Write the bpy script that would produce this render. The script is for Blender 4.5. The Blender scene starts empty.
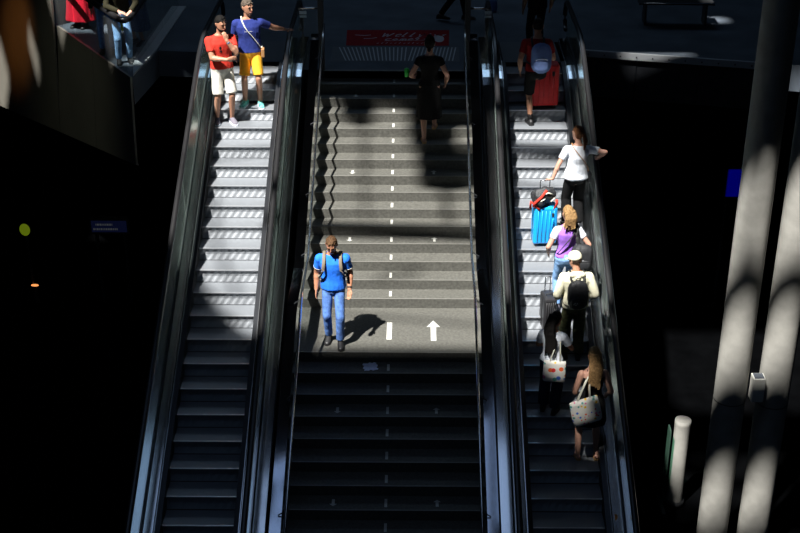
import bpy, math, random
from mathutils import Vector, Matrix, noise
V = Vector
R = math.radians
random.seed(7)
scn = bpy.context.scene
COL = scn.collection

# ------------------------------------------------------------------ materials
def mat(name, col, rough=.6, metal=0.0, spec=.5, noise_amt=0.0, noise_scale=8.0, bump=0.0, bump_scale=60.0, emit=None, emit_s=0.0, coat=0.0):
    m = bpy.data.materials.new(name); m.use_nodes = True
    nt = m.node_tree; b = nt.nodes['Principled BSDF']
    c = (col[0], col[1], col[2], 1)
    b.inputs['Base Color'].default_value = c
    b.inputs['Roughness'].default_value = rough
    b.inputs['Metallic'].default_value = metal
    b.inputs['Specular IOR Level'].default_value = spec
    if coat: b.inputs['Coat Weight'].default_value = coat
    tc = nt.nodes.new('ShaderNodeTexCoord')
    if noise_amt > 0:
        n = nt.nodes.new('ShaderNodeTexNoise'); n.inputs['Scale'].default_value = noise_scale; n.inputs['Detail'].default_value = 5
        nt.links.new(tc.outputs['Object'], n.inputs['Vector'])
        cr = nt.nodes.new('ShaderNodeValToRGB')
        cr.color_ramp.elements[0].position = .3; cr.color_ramp.elements[1].position = .7
        cr.color_ramp.elements[0].color = tuple(max(0, x*(1-noise_amt)) for x in col) + (1,)
        cr.color_ramp.elements[1].color = tuple(min(1, x*(1+noise_amt)) for x in col) + (1,)
        nt.links.new(n.outputs['Fac'], cr.inputs['Fac']); nt.links.new(cr.outputs['Color'], b.inputs['Base Color'])
    if bump > 0:
        n2 = nt.nodes.new('ShaderNodeTexNoise'); n2.inputs['Scale'].default_value = bump_scale; n2.inputs['Detail'].default_value = 4
        nt.links.new(tc.outputs['Object'], n2.inputs['Vector'])
        bp = nt.nodes.new('ShaderNodeBump'); bp.inputs['Strength'].default_value = bump; bp.inputs['Distance'].default_value = .01
        nt.links.new(n2.outputs['Fac'], bp.inputs['Height']); nt.links.new(bp.outputs['Normal'], b.inputs['Normal'])
    if emit:
        b.inputs['Emission Color'].default_value = (*emit, 1); b.inputs['Emission Strength'].default_value = emit_s
    return m

def glass_mat(name, tint, refl=.12, rough=.03, dust=.1):
    m = bpy.data.materials.new(name); m.use_nodes = True
    nt = m.node_tree; nt.nodes.clear()
    o = nt.nodes.new('ShaderNodeOutputMaterial'); t = nt.nodes.new('ShaderNodeBsdfTransparent'); g = nt.nodes.new('ShaderNodeBsdfGlossy')
    d = nt.nodes.new('ShaderNodeBsdfDiffuse'); d.inputs['Color'].default_value = (tint[0]*.6, tint[1]*.6, tint[2]*.6, 1)
    t.inputs['Color'].default_value = (*tint, 1); g.inputs['Roughness'].default_value = rough
    lw = nt.nodes.new('ShaderNodeLayerWeight'); lw.inputs['Blend'].default_value = refl
    mx = nt.nodes.new('ShaderNodeMixShader'); mx2 = nt.nodes.new('ShaderNodeMixShader'); mx2.inputs[0].default_value = .09
    n = nt.nodes.new('ShaderNodeTexNoise'); n.inputs['Scale'].default_value = 3
    mr = nt.nodes.new('ShaderNodeMapRange'); mr.inputs['To Min'].default_value = .05; mr.inputs['To Max'].default_value = .16
    tc = nt.nodes.new('ShaderNodeTexCoord'); nt.links.new(tc.outputs['Object'], n.inputs['Vector'])
    mr.inputs['To Min'].default_value = dust*.6; mr.inputs['To Max'].default_value = dust*1.4
    nt.links.new(n.outputs['Fac'], mr.inputs['Value']); nt.links.new(mr.outputs['Result'], mx2.inputs[0])
    nt.links.new(t.outputs[0], mx2.inputs[1]); nt.links.new(d.outputs[0], mx2.inputs[2])
    pw = nt.nodes.new('ShaderNodeMath'); pw.operation = 'MULTIPLY_ADD'; pw.inputs[1].default_value = .45; pw.inputs[2].default_value = .03
    nt.links.new(lw.outputs['Facing'], pw.inputs[0]); nt.links.new(pw.outputs[0], mx.inputs[0]); nt.links.new(mx2.outputs[0], mx.inputs[1]); nt.links.new(g.outputs[0], mx.inputs[2])
    nt.links.new(mx.outputs[0], o.inputs[0])
    return m

def brushed(name, col, rough=.28, streak=(1, 1, 30), amt=.25):
    m = mat(name, col, rough, 1.0)
    nt = m.node_tree; b = nt.nodes['Principled BSDF']
    tc = nt.nodes.new('ShaderNodeTexCoord'); mp = nt.nodes.new('ShaderNodeMapping'); mp.inputs['Scale'].default_value = streak
    n = nt.nodes.new('ShaderNodeTexNoise'); n.inputs['Scale'].default_value = 3; n.inputs['Detail'].default_value = 6
    nt.links.new(tc.outputs['Object'], mp.inputs[0]); nt.links.new(mp.outputs[0], n.inputs['Vector'])
    mr = nt.nodes.new('ShaderNodeMapRange'); mr.inputs['To Min'].default_value = rough*(1-amt); mr.inputs['To Max'].default_value = rough*(1+amt)
    nt.links.new(n.outputs['Fac'], mr.inputs['Value']); nt.links.new(mr.outputs['Result'], b.inputs['Roughness'])
    return m

def step_mat():
    # grooved cast aluminium: fine cleats running front to back, broad slanted relief on the risers
    m = mat('step_aluminium', (.21, .225, .245), .45, .35)
    nt = m.node_tree; b = nt.nodes['Principled BSDF']
    tc = nt.nodes.new('ShaderNodeTexCoord')
    w = nt.nodes.new('ShaderNodeTexWave'); w.wave_type = 'BANDS'; w.bands_direction = 'X'; w.inputs['Scale'].default_value = 16
    w.inputs['Distortion'].default_value = .0
    nt.links.new(tc.outputs['Object'], w.inputs['Vector'])
    mp = nt.nodes.new('ShaderNodeMapping'); mp.inputs['Rotation'].default_value = (0, R(-38), 0)
    nt.links.new(tc.outputs['Object'], mp.inputs[0])
    w2 = nt.nodes.new('ShaderNodeTexWave'); w2.bands_direction = 'X'; w2.inputs['Scale'].default_value = 3.4; w2.inputs['Distortion'].default_value = .8
    w2.inputs['Detail Scale'].default_value = 2
    nt.links.new(mp.outputs[0], w2.inputs['Vector'])
    geo = nt.nodes.new('ShaderNodeNewGeometry'); sp = nt.nodes.new('ShaderNodeSeparateXYZ'); nt.links.new(geo.outputs['True Normal'], sp.inputs[0])
    mt = nt.nodes.new('ShaderNodeMath'); mt.operation = 'MULTIPLY'; mt.inputs[1].default_value = -1.0
    nt.links.new(sp.outputs['Y'], mt.inputs[0])
    b1 = nt.nodes.new('ShaderNodeBump'); b1.inputs['Distance'].default_value = .004; b1.inputs['Strength'].default_value = .5
    nt.links.new(w.outputs['Fac'], b1.inputs['Height'])
    b2 = nt.nodes.new('ShaderNodeBump'); b2.inputs['Distance'].default_value = .007
    cl = nt.nodes.new('ShaderNodeClamp'); nt.links.new(mt.outputs[0], cl.inputs[0]); nt.links.new(cl.outputs[0], b2.inputs['Strength'])
    nt.links.new(w2.outputs['Fac'], b2.inputs['Height']); nt.links.new(b1.outputs['Normal'], b2.inputs['Normal'])
    nt.links.new(b2.outputs['Normal'], b.inputs['Normal'])
    return m

def dots_mat(name, scale, size):
    m = mat(name, (.78, .76, .7), .8)
    nt = m.node_tree; b = nt.nodes['Principled BSDF']
    tc = nt.nodes.new('ShaderNodeTexCoord'); v = nt.nodes.new('ShaderNodeTexVoronoi'); v.inputs['Scale'].default_value = scale
    v.inputs['Randomness'].default_value = .55
    sx = nt.nodes.new('ShaderNodeSeparateXYZ'); cx = nt.nodes.new('ShaderNodeCombineXYZ')
    nt.links.new(tc.outputs['Object'], sx.inputs[0]); nt.links.new(sx.outputs['X'], cx.inputs['X']); nt.links.new(sx.outputs['Z'], cx.inputs['Y'])
    nt.links.new(cx.outputs[0], v.inputs['Vector'])
    lt = nt.nodes.new('ShaderNodeMath'); lt.operation = 'LESS_THAN'; lt.inputs[1].default_value = size
    nt.links.new(v.outputs['Distance'], lt.inputs[0])
    cr = nt.nodes.new('ShaderNodeValToRGB'); cr.color_ramp.interpolation = 'CONSTANT'
    cols = [(.7, .03, .03), (.05, .15, .6), (.8, .5, .02), (.75, .2, .35), (.1, .35, .3), (.8, .12, .02)]
    e = cr.color_ramp.elements; e[0].color = (*cols[0], 1); e[1].position = 1/6; e[1].color = (*cols[1], 1)
    for i in range(2, 6):
        k = e.new(i/6); k.color = (*cols[i], 1)
    s2 = nt.nodes.new('ShaderNodeSeparateColor'); nt.links.new(v.outputs['Color'], s2.inputs[0]); nt.links.new(s2.outputs['Red'], cr.inputs['Fac'])
    mx = nt.nodes.new('ShaderNodeMix'); mx.data_type = 'RGBA'; mx.inputs['A'].default_value = (.74, .72, .66, 1)
    nt.links.new(lt.outputs[0], mx.inputs['Factor']); nt.links.new(cr.outputs['Color'], mx.inputs['B'])
    nt.links.new(mx.outputs['Result'], b.inputs['Base Color'])
    return m

M = {}
M['steps'] = step_mat()
M['nosing'] = mat('step_nosing', (.5, .52, .55), .35, .6)
M['deck'] = brushed('deck_steel', (.88, .90, .92), .12, (12, .6, 12))
M['cap'] = brushed('cap_steel', (.5, .54, .62), .07, (12, .6, 12))
M['skirt'] = mat('skirt_black', (.02, .022, .026), .35, .5)
M['rubber'] = mat('handrail_rubber', (.012, .012, .013), .32, 0, .5, .2, 20)
M['guide'] = brushed('guide_steel', (.7, .72, .75), .22, (2, .5, 2))
M['glass'] = glass_mat('balustrade_glass', (.86, .94, .91), .2, .03, .13)
M['glassdark'] = glass_mat('guard_glass', (.94, .97, .97), .12, .03, .02)
M['truss'] = mat('truss_cladding', (.025, .028, .034), .45, .4, .5, .2, 4)
M['plate'] = mat('floor_plate', (.07, .08, .095), .65, .2, .3, .15, 30, .3, 120)
M['granite'] = mat('stair_granite', (.078, .077, .068), .66, 0, .35, .28, 26, .08, 200)
M['granite_strip'] = mat('stair_nosing_strip', (.14, .138, .125), .5, 0, .4, .15, 60)
M['floor'] = mat('landing_floor', (.07, .085, .105), .75, 0, .15, .25, 1.3)
M['paint'] = mat('white_paint', (.52, .52, .48), .6, 0, .3, .08, 60)
M['steel'] = brushed('rail_steel', (.72, .73, .74), .2, (1, 1, 1))
M['dsteel'] = mat('dark_steel', (.05, .053, .058), .4, .7)
M['clad'] = mat('cladding_steel', (.17, .16, .135), .5, .35, .5, .12, .9, .3, 3)
M['concrete'] = mat('column_concrete', (.25, .245, .225), .75, 0, .25, .12, 5, .15, 30)
M['roof'] = mat('roof_panel', (.02, .02, .022), .9)
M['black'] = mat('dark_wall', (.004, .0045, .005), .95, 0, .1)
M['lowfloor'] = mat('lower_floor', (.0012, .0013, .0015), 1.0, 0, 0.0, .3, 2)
M['red_decal'] = mat('red_decal', (.2, .009, .014), .85, 0, .1, .2, 14)
M['tex_white'] = mat('lettering_white', (.4, .38, .4), .9, 0, .1)
M['slat'] = mat('tactile_slat', (.34, .36, .38), .5, .2)
M['paper'] = mat('paper', (.62, .68, .85), .8, 0, .2, .05, 30)
M['sticker'] = mat('orange_sticker', (.8, .25, .02), .5)
M['skin'] = mat('skin', (.38, .19, .12), .5, 0, .4, .08, 30)
M['skin2'] = mat('skin_pale', (.46, .25, .18), .5, 0, .4, .08, 30)
M['skin3'] = mat('skin_tan', (.34, .155, .09), .5, 0, .4, .08, 30)
M['eye'] = mat('eye_dark', (.02, .015, .012), .3)
M['lip'] = mat('lip', (.4, .13, .1), .5)
def hair_mat(n, c): return mat(n, c, .75, 0, .15, .5, 55, .9, 90)
M['hair_black'] = hair_mat('hair_black', (.006, .005, .0045))
M['hair_brown'] = hair_mat('hair_brown', (.085, .045, .022))
M['hair_grey'] = hair_mat('hair_grey', (.09, .07, .055))
M['hair_blond'] = hair_mat('hair_blond', (.22, .13, .055))
M['hair_auburn'] = hair_mat('hair_auburn', (.15, .06, .025))
M['hair_dark'] = hair_mat('hair_dark', (.03, .018, .012))
def cloth(n, c, amt=.1): return mat(n, c, .85, 0, .2, amt, 18, .4, 160)
M['red'] = cloth('red_cotton', (.52, .035, .022)); M['crimson'] = cloth('crimson_cotton', (.5, .008, .025)); M['whiteshorts'] = cloth('white_cotton', (.62, .6, .54))
M['navy'] = cloth('navy_cotton', (.018, .03, .16)); M['yellow'] = cloth('yellow_cotton', (.8, .4, .03))
M['blackcloth'] = cloth('black_cotton', (.005, .005, .0055)); M['blue'] = cloth('blue_polo', (.02, .17, .82))
M['jeans'] = cloth('blue_denim', (.075, .16, .42), .35); M['lightjeans'] = cloth('light_denim', (.2, .36, .62), .2)
M['darkred'] = cloth('dark_red_cotton', (.26, .012, .014)); M['white'] = cloth('white_tee', (.6, .64, .7))
M['purple'] = cloth('purple_quilt', (.3, .13, .58)); M['cream'] = cloth('cream_fleece', (.62, .6, .45))
M['olive'] = cloth('olive_cotton', (.02, .018, .008)); M['darkjeans'] = cloth('dark_denim', (.012, .018, .04))
M['camo'] = mat('camouflage_cloth', (.06, .065, .03), .85, 0, .2, .7, 11, .3, 120)
M['pattern'] = mat('patterned_navy_cloth', (.07, .1, .2), .85, 0, .2, .9, 60)
M['pack_blue'] = mat('pale_blue_nylon', (.16, .24, .5), .7, 0, .3, .15, 14, .5, 60)
M['pack_black'] = mat('black_nylon', (.02, .021, .024), .6, 0, .4, .2, 14, .5, 60)
M['pack_olive'] = mat('taupe_strap', (.16, .13, .09), .8)
M['strap'] = mat('black_strap', (.012, .012, .013), .7)
M['strap_tan'] = mat('tan_leather_strap', (.3, .15, .06), .6); M['strap_pale'] = mat('pale_strap', (.6, .6, .5), .7)
M['case_red'] = mat('red_hard_shell', (.62, .012, .014), .4, 0, .5, .05, 5, 0, 1, None, 0, .3)
M['case_blue'] = mat('bright_blue_hard_shell', (.01, .32, .78), .35, 0, .5, .05, 5, 0, 1, None, 0, .4)
M['case_black'] = mat('black_hard_shell', (.02, .02, .022), .35)
M['tote'] = dots_mat('dotted_canvas', 19, .36); M['tote2'] = dots_mat('dotted_canvas_large', 13, .42)
M['shoe_grey'] = mat('grey_knit_shoe', (.14, .13, .16), .8); M['shoe_black'] = mat('black_shoe', (.012, .012, .013), .5)
M['shoe_teal'] = mat('teal_sneaker', (.12, .42, .38), .7, 0, .3, .5, 40); M['sole'] = mat('pale_sole', (.65, .7, .78), .7)
M['sandal'] = mat('tan_sandal', (.45, .25, .08), .6); M['green'] = mat('green_cup', (.03, .55, .06), .4)
M['watch'] = mat('watch_blue', (.1, .2, .4), .4, .5)
M['sunglass'] = mat('sunglass_lens', (.01, .01, .012), .15)

# ------------------------------------------------------------------ mesh helpers
class MB:
    def __init__(s): s.v = []; s.f = []; s.mi = []
    def add(s, vs, fs, mi=0):
        o = len(s.v); s.v += [tuple(x) for x in vs]
        for f in fs: s.f.append([o+i for i in f]); s.mi.append(mi)
    def box(s, a, b, mi=0, mtx=None):
        x0, y0, z0 = a; x1, y1, z1 = b
        vs = [V(p) for p in ((x0,y0,z0),(x1,y0,z0),(x1,y1,z0),(x0,y1,z0),(x0,y0,z1),(x1,y0,z1),(x1,y1,z1),(x0,y1,z1))]
        if mtx: vs = [mtx @ v for v in vs]
        s.add(vs, [(0,3,2,1),(4,5,6,7),(0,1,5,4),(1,2,6,5),(2,3,7,6),(3,0,4,7)], mi)
    def prism(s, poly, off, mi=0):
        # poly: list of 3D points (planar), extruded by vector off
        n = len(poly); a = [V(p) for p in poly]; b = [p+V(off) for p in a]
        s.add(a+b, [tuple(range(n))[::-1], tuple(range(n, 2*n))] + [(i, (i+1) % n, n+(i+1) % n, n+i) for i in range(n)], mi)
    def rings(s, rs, mi=0, cap=True):
        n = len(rs[0]); vs = [p for r in rs for p in r]; fs = []
        for k in range(len(rs)-1):
            for i in range(n):
                j = (i+1) % n; fs.append((k*n+i, k*n+j, (k+1)*n+j, (k+1)*n+i))
        if cap: fs.append(tuple(range(n))[::-1]); fs.append(tuple((len(rs)-1)*n+i for i in range(n)))
        s.add(vs, fs, mi)
    def tube(s, pts, r, n=8, mi=0, flat=1.0):
        pts = [V(p) for p in pts]; rs = []
        for i, p in enumerate(pts):
            d = (pts[min(i+1, len(pts)-1)] - pts[max(i-1, 0)]).normalized()
            ref = V((0,0,1)) if abs(d.z) < .95 else V((0,1,0))
            u = d.cross(ref).normalized(); w = u.cross(d)
            rr = r[i] if isinstance(r, (list, tuple)) else r
            rs.append([p + u*rr*math.cos(a) + w*rr*flat*math.sin(a) for a in [2*math.pi*k/n for k in range(n)]])
        s.rings(rs, mi)
    def cone(s, p0, r0, p1, r1, n=14, e=1.0, ex=None, round0=True, round1=True):
        p0, p1 = V(p0), V(p1); d = (p1-p0).normalized()
        ref = V(ex) if ex else (V((1,0,0)) if abs(d.x) < .8 else V((0,1,0)))
        u = (ref - d*ref.dot(d)).normalized(); w = d.cross(u); rs = []
        def ring(c, r): rs.append([c + u*r*math.cos(a) + w*r*e*math.sin(a) for a in [2*math.pi*k/n for k in range(n)]])
        if round0:
            for t in (80, 55, 28): ring(p0 - d*r0*math.sin(R(t)), r0*math.cos(R(t)))
        ring(p0, r0); ring(p1, r1)
        if round1:
            for t in (28, 55, 80): ring(p1 + d*r1*math.sin(R(t)), r1*math.cos(R(t)))
        s.rings(rs)
    def ell(s, c, r, n=16, m=10, mtx=None):
        rs = []
        for k in range(m+1):
            t = math.pi*(k+.15)/(m+.3) - math.pi/2
            rs.append([V((r[0]*math.cos(t)*math.cos(a), r[1]*math.cos(t)*math.sin(a), r[2]*math.sin(t))) for a in [2*math.pi*i/n for i in range(n)]])
        rs = [[V(c) + (mtx @ p if mtx else p) for p in q] for q in rs]
        s.rings(rs)
    def build(s, name, m, parent=None, smooth=False, bevel=0.0):
        me = bpy.data.meshes.new(name); me.from_pydata(s.v, [], s.f)
        ms = m if isinstance(m, (list, tuple)) else [m]
        for q in ms: me.materials.append(q)
        if len(ms) > 1:
            for p, i in zip(me.polygons, s.mi): p.material_index = i
        me.update()
        if smooth:
            for p in me.polygons: p.use_smooth = len(p.vertices) < 7
        o = bpy.data.objects.new(name, me); COL.objects.link(o)
        if parent: o.parent = parent
        if bevel:
            b = o.modifiers.new('b', 'BEVEL'); b.width = bevel; b.segments = 2; b.limit_method = 'ANGLE'
        return o

def tag(o, label=None, cat=None, group=None, kind=None):
    if label: o['label'] = label
    if cat: o['category'] = cat
    if group: o['group'] = group
    if kind: o['kind'] = kind
    return o
def empty(name, loc=(0,0,0), rz=0, **k):
    o = bpy.data.objects.new(name, None); COL.objects.link(o); o.location = loc; o.rotation_euler = (0,0,rz)
    return tag(o, **k)

PENDING = []
def remesh(mb, name, m, parent, voxel=.01, smooth=2, wr=0.0, wscale=9.0, seed=0):
    # a placeholder now; all surfaces are fused in one pass at the end
    import bmesh
    o = mb.build(name, m, parent)
    bm = bmesh.new(); bm.from_mesh(o.data); bmesh.ops.recalc_face_normals(bm, faces=bm.faces); bm.to_mesh(o.data); bm.free()
    PENDING.append((o, voxel, smooth, wr, wscale, seed))
    return o
def fuse_all():
    tmps = []
    for o, voxel, smooth, wr, wscale, seed in PENDING:
        t = bpy.data.objects.new('fuse_tmp', o.data); COL.objects.link(t)
        r = t.modifiers.new('r', 'REMESH'); r.mode = 'VOXEL'; r.voxel_size = voxel; r.use_smooth_shade = True
        if smooth:
            sm = t.modifiers.new('s', 'SMOOTH'); sm.factor = .5; sm.iterations = smooth
        tmps.append(t)
    dg = bpy.context.evaluated_depsgraph_get()
    for (o, voxel, smooth, wr, wscale, seed), t in zip(PENDING, tmps):
        me = bpy.data.meshes.new_from_object(t.evaluated_get(dg), depsgraph=dg); me.name = o.name
        if wr:
            n = len(me.vertices); co = [0.0]*(3*n); me.vertices.foreach_get('co', co); no = [0.0]*(3*n); me.vertex_normals.foreach_get('vector', no)
            off = V((seed*3.1, seed*1.7, 0))
            for i in range(n):
                p = V(co[3*i:3*i+3])*wscale + off; p.z *= .55
                d = wr * (noise.noise(p) + .5*noise.noise(p*2.3))
                for k in range(3): co[3*i+k] += no[3*i+k]*d
            me.vertices.foreach_set('co', co)
        me.polygons.foreach_set('use_smooth', [True]*len(me.polygons))
        if not me.materials: me.materials.append(o.data.materials[0])
        o.data = me
    for t in tmps: bpy.data.objects.remove(t)

# ------------------------------------------------------------------ escalator and stair lines
SM = .4895; SY0 = -1.7368; SZ0 = -.8163              # nosing line of the escalators
T, RI, LD = .332, .1592, 1.386                        # stair tread, riser, landing
YL = -14*T; YE = YL - LD; ZL = -15*RI
LOW = -7.0; YB = -14.2
def smin(a, b, k=.3):
    h = max(k - abs(a-b), 0)/k
    return min(a, b) - h*h*k/4
def esc_z(y, h, top=None):
    return smin(SZ0 + SM*(y-SY0) + h, h if top is None else top)
def ys(a, b, n): return [a + (b-a)*i/n for i in range(n+1)]
PATH = [YB, -11, -8, -5, -3, -2] + ys(-1.6, .9, 12)

def strip(mb, x0, x1, h0, h1, th, y0=YB, y1=1.7, top0=None, top1=None, mi=0):
    pts = [y for y in PATH if y0 < y < y1]; pts = [y0] + pts + [y1]
    rs = []
    for y in pts:
        a = esc_z(y, h0, top0); b = esc_z(y, h1, top1)
        rs.append([V((x0, y, a)), V((x1, y, b)), V((x1, y, b-th)), V((x0, y, a-th))])
    mb.rings(rs, mi)

def escalator(cx, label, hx):
    e = empty('escalator', (cx, 0, 0), label=label, cat='escalator')
    # steps
    def step_mesh(flat):
        mb = MB(); w = .5; prof = []
        # side profile: tread from front nosing back, curved riser below the nosing
        prof = [(0, 0), (.4, 0), (.4, -.03), (.06, -.035)]
        rz = .2
        for k in range(7):
            t = k/6; prof.append((-.03 + .055*(1-(1-t)**2)**.5, -rz + (rz-.03)*t))
        poly = [V((-w, a, b)) for a, b in prof]
        n = len(prof); vs = [V((-w, a, b)) for a, b in prof] + [V((w, a, b)) for a, b in prof]
        mb.add(vs, [tuple(range(n)), tuple(range(n, 2*n))[::-1]] + [(i, n+i, n+(i+1) % n, (i+1) % n) for i in range(n)])
        mb.box((-w, -.004, -.014), (w, .016, .0015), 1); mb.box((-w, .35, -.002), (w, .374, .0015), 2)
        # cleat teeth along the back of the riser foot
        for k in range(34):
            x = -w + .015 + k*.0295
            mb.box((x, .385, -.004), (x+.014, .412, .003), 1)
        return mb
    proto = None
    for n in range(-4, 31):
        y = SY0 - .4*n; z = SZ0 - .1958*n
        if n == -4: z = -.01
        if n == -3: z = -.2
        if proto is None:
            proto = step_mesh(False).build('step', [M['steps'], M['nosing'], M['skirt']], e); o = proto
        else:
            o = proto.copy(); COL.objects.link(o); o.parent = e
        o.location = (0, y, z)
    for s in (-1, 1):
        hs = hx
        m = MB(); strip(m, s*.505, s*.585, .085, .10, .5, YB, .3); m.build('skirt', M['skirt'], e)
        m = MB(); strip(m, s*.575, s*.588, .112, .112, .03, YB, 1.5); m.build('skirt_trim', M['guide'], e)
        m = MB(); strip(m, s*.60, s*(hs-.03), .118, .124, .02, YB, 1.6); m.build('inner_deck', M['deck'], e)
        m = MB(); strip(m, s*(hs+.02), s*(hs+.185), .15, .145, .02, YB, 1.6); m.build('outer_deck', M['deck'], e)
        m = MB(); strip(m, s*(hs+.19), s*(hs+.20), .12, .12, 1.0, YB, 1.6); m.build('truss_side', M['truss'], e)
        m = MB(); strip(m, s*(hs-.022), s*(hs-.01), .17, .17, .05, YB, 1.6); m.build('glass_clamp', M['dsteel'], e)
        # glass, one pane after another
        edges = [1.75, .2, -1.4, -3.3, -5.2, -7.1, -9.0, -10.9, -12.8]
        for a, b in zip(edges[1:], edges[:-1]):
            m = MB(); yy = [a+.008] + [y for y in PATH if a+.02 < y < b-.02] + [b-.008]; rs = []
            for y in yy:
                lo = esc_z(y, .15); hi = esc_z(y, .95, .71)
                rs.append([V((s*(hs-.006), y, lo)), V((s*(hs+.006), y, lo)), V((s*(hs+.006), y, hi)), V((s*(hs-.006), y, hi))])
            m.rings(rs); m.build('glass_panel', M['glass'], e)
        # handrail with rounded end
        top = .75; pts = [V((s*hs, y, esc_z(y, .985, top))) for y in [YB+.2] + [y for y in PATH if y > YB+.2]] 
        for a in range(0, 181, 20): pts.append(V((s*hs, 1.9 + .28*math.sin(R(a)), top - .28 + .28*math.cos(R(a)))))
        m = MB(); m.tube(pts, .042, 10, 0, .62); m.build('handrail', M['rubber'], e, True)
        m = MB(); m.tube([p + V((s*.040, 0, -.018)) for p in pts[:-8]], .006, 5); m.build('handrail_guide', M['guide'], e, True)
        m = MB(); m.tube([p + V((-s*.040, 0, -.022)) for p in pts[:-8]], .004, 5); m.build('handrail_guide', M['guide'], e, True)
    m = MB(); m.box((-.53, .2, -.02), (.53, .46, .006)); 
    for k in range(40): m.box((-.51+k*.0258, .17, -.012), (-.498+k*.0258, .21, .004))
    m.build('comb_plate', M['deck'], e)
    m = MB(); m.box((-.53, .46, -.02), (.53, 1.75, .004)); 
    for k in range(34): m.box((-.5+k*.03, .5, .004), (-.488+k*.03, 1.7, .007))
    m.build('floor_plate', M['plate'], e)
    m = MB()
    strip(m, -hx-.18, hx+.18, -.75, -.75, .06, YB, 1.6); m.build('truss_bottom', M['truss'], e)
    return e

escL = escalator(-2.61, 'left escalator, carrying the two men in shorts, sunlit upper steps and empty dark lower steps', .76)
escR = escalator(2.53, 'right escalator, crowded with travellers and suitcases on its steps', .76)
# round warning stickers at the foot of the right escalator
def sticker(x, y, h, tilt, nm='warning_sticker'):
    m = MB(); z = esc_z(y, h)
    d = V((0, 1, SM)).normalized(); u = V((math.cos(tilt), 0, math.sin(tilt)))
    nrm = u.cross(d).normalized()
    if nrm.z < 0: nrm = -nrm
    c = V((x-2.53, y, z)) + nrm*.004
    ring = [c + u*.035*math.cos(a) + d*.045*math.sin(a) for a in [2*math.pi*k/16 for k in range(16)]]
    m.prism(ring, nrm*.002); m.build(nm, M['sticker'], escR)
    m = MB(); ring = [c + nrm*.003 + u*.012*math.cos(a) + d*.02*math.sin(a) for a in [2*math.pi*k/8 for k in range(8)]]
    m.prism(ring, nrm*.001); 
sticker(3.165, -8.08, .115, .4); 

# ------------------------------------------------------------------ staircase
def stair_z(y, h=0):
    # nosing line height over the stair, level over the landing
    if y > YL: return max(-15*RI, RI/T*y*1.0 - RI) + h if y < 0 else h
    if y > YE: return ZL + h
    return ZL - RI/T*(YE-y) - RI*0 + h
st = empty('staircase', (0, 0, 0), label='wide dark stone staircase with landing between the two escalators', cat='staircase')
prof = [(0, 0)]
y, z = 0.0, 0.0
for k in range(1, 16):
    z = -k*RI; prof.append((y, z))
    y = -k*T if k < 15 else YE
    prof.append((y, z))
nlow = 24
for j in range(1, nlow+1):
    z = ZL - j*RI; prof.append((y, z)); y = YE - j*T; prof.append((y, z))
YBS = y; ZBS = z
m = MB(); W = 1.5
und = [(YBS, ZBS-.6), (YE, ZL-.6), (YL-.2, ZL-.6), (-.0, -.75), (0, 0)]
full = prof + und[:-1]
# build as a strip of quads plus stepped sides
for (a, b), (c, d) in zip(prof[:-1], prof[1:]):
    m.add([(-W, a, b), (W, a, b), (W, c, d), (-W, c, d)], [(0, 1, 2, 3)])
for s in (-W, W):
    m.add([(s, a, b) for a, b in full], [tuple(range(len(full)))])
un = [prof[-1]] + und[:-1] + [prof[0]]
for (a, b), (c, d) in zip(un[:-1], un[1:]):
    m.add([(-W, a, b), (W, a, b), (W, c, d), (-W, c, d)], [(0, 1, 2, 3)])
m.build('stair_flight', M['granite'], st)
# nosing strips, one mesh per flight
for rng, base in (((0, 15), 'u'), ((0, nlow), 'l')):
    m = MB()
    for k in range(*rng):
        if base == 'u':
            yy = -k*T; zz = -k*RI
            if k == 0: continue
        else:
            yy = YE - k*T; zz = ZL - k*RI
        m.box((-W+.2, yy-.002, zz-.0), (W-.2, yy+.022, zz+.0025)) if True else None
    m.build('nosing_strip', M['granite_strip'], st)
m = MB(); m.box((-1.3, -.06, -.005), (1.3, .0, .004)); m.build('landing_edge_strip', M['granite_strip'], st)
def dash(y, z, w, l):
    m = MB(); m.box((-w/2, y-l/2, z+.001), (w/2, y+l/2, z+.004)); m.build('centre_dash', M['paint'], st)
for k in range(1, 15): dash(-(k-.52)*T, -k*RI, .038, .17)
dash(YL-.74, ZL, .075, .52)
for j in range(1, 12): dash(YE-(j-.5)*T, ZL-j*RI, .038, .18)
def arrow(x, y, z, w, l, up=True):
    s = 1 if up else -1
    pts = [(-w*.2, -l/2), (w*.2, -l/2), (w*.2, l*.18), (w*.5, l*.18), (0, l/2), (-w*.5, l*.18), (-w*.2, l*.18)]
    m = MB(); m.prism([V((x+a, y+s*b, z+.001)) for a, b in pts], (0, 0, .003)); m.build('direction_arrow', M['paint'], st)
for k in (2, 7, 11):
    arrow(-.68, -(k-.52)*T, -k*RI, .10, .15, False); arrow(.7, -(k-.52)*T, -k*RI, .10, .15, True)
arrow(.67, YL-.72, ZL, .2, .62, True)
for j in (3, 7, 10):
    arrow(-.72, YE-(j-.5)*T, ZL-j*RI, .10, .15, False); arrow(.7, YE-(j-.5)*T, ZL-j*RI, .10, .15, True)
# side stringers
for s in (-1, 1):
    m = MB()
    pl = [(0, .02), (YL, ZL+.12), (YE, ZL+.12), (YBS, ZBS+.12), (YBS, ZBS-.7), (YE, ZL-.7), (YL, ZL-.7), (0, -.8)]
    m.prism([V((s*1.5, a, b)) for a, b in pl], (s*.05, 0, 0)); m.build('stringer', M['truss'], st)

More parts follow.
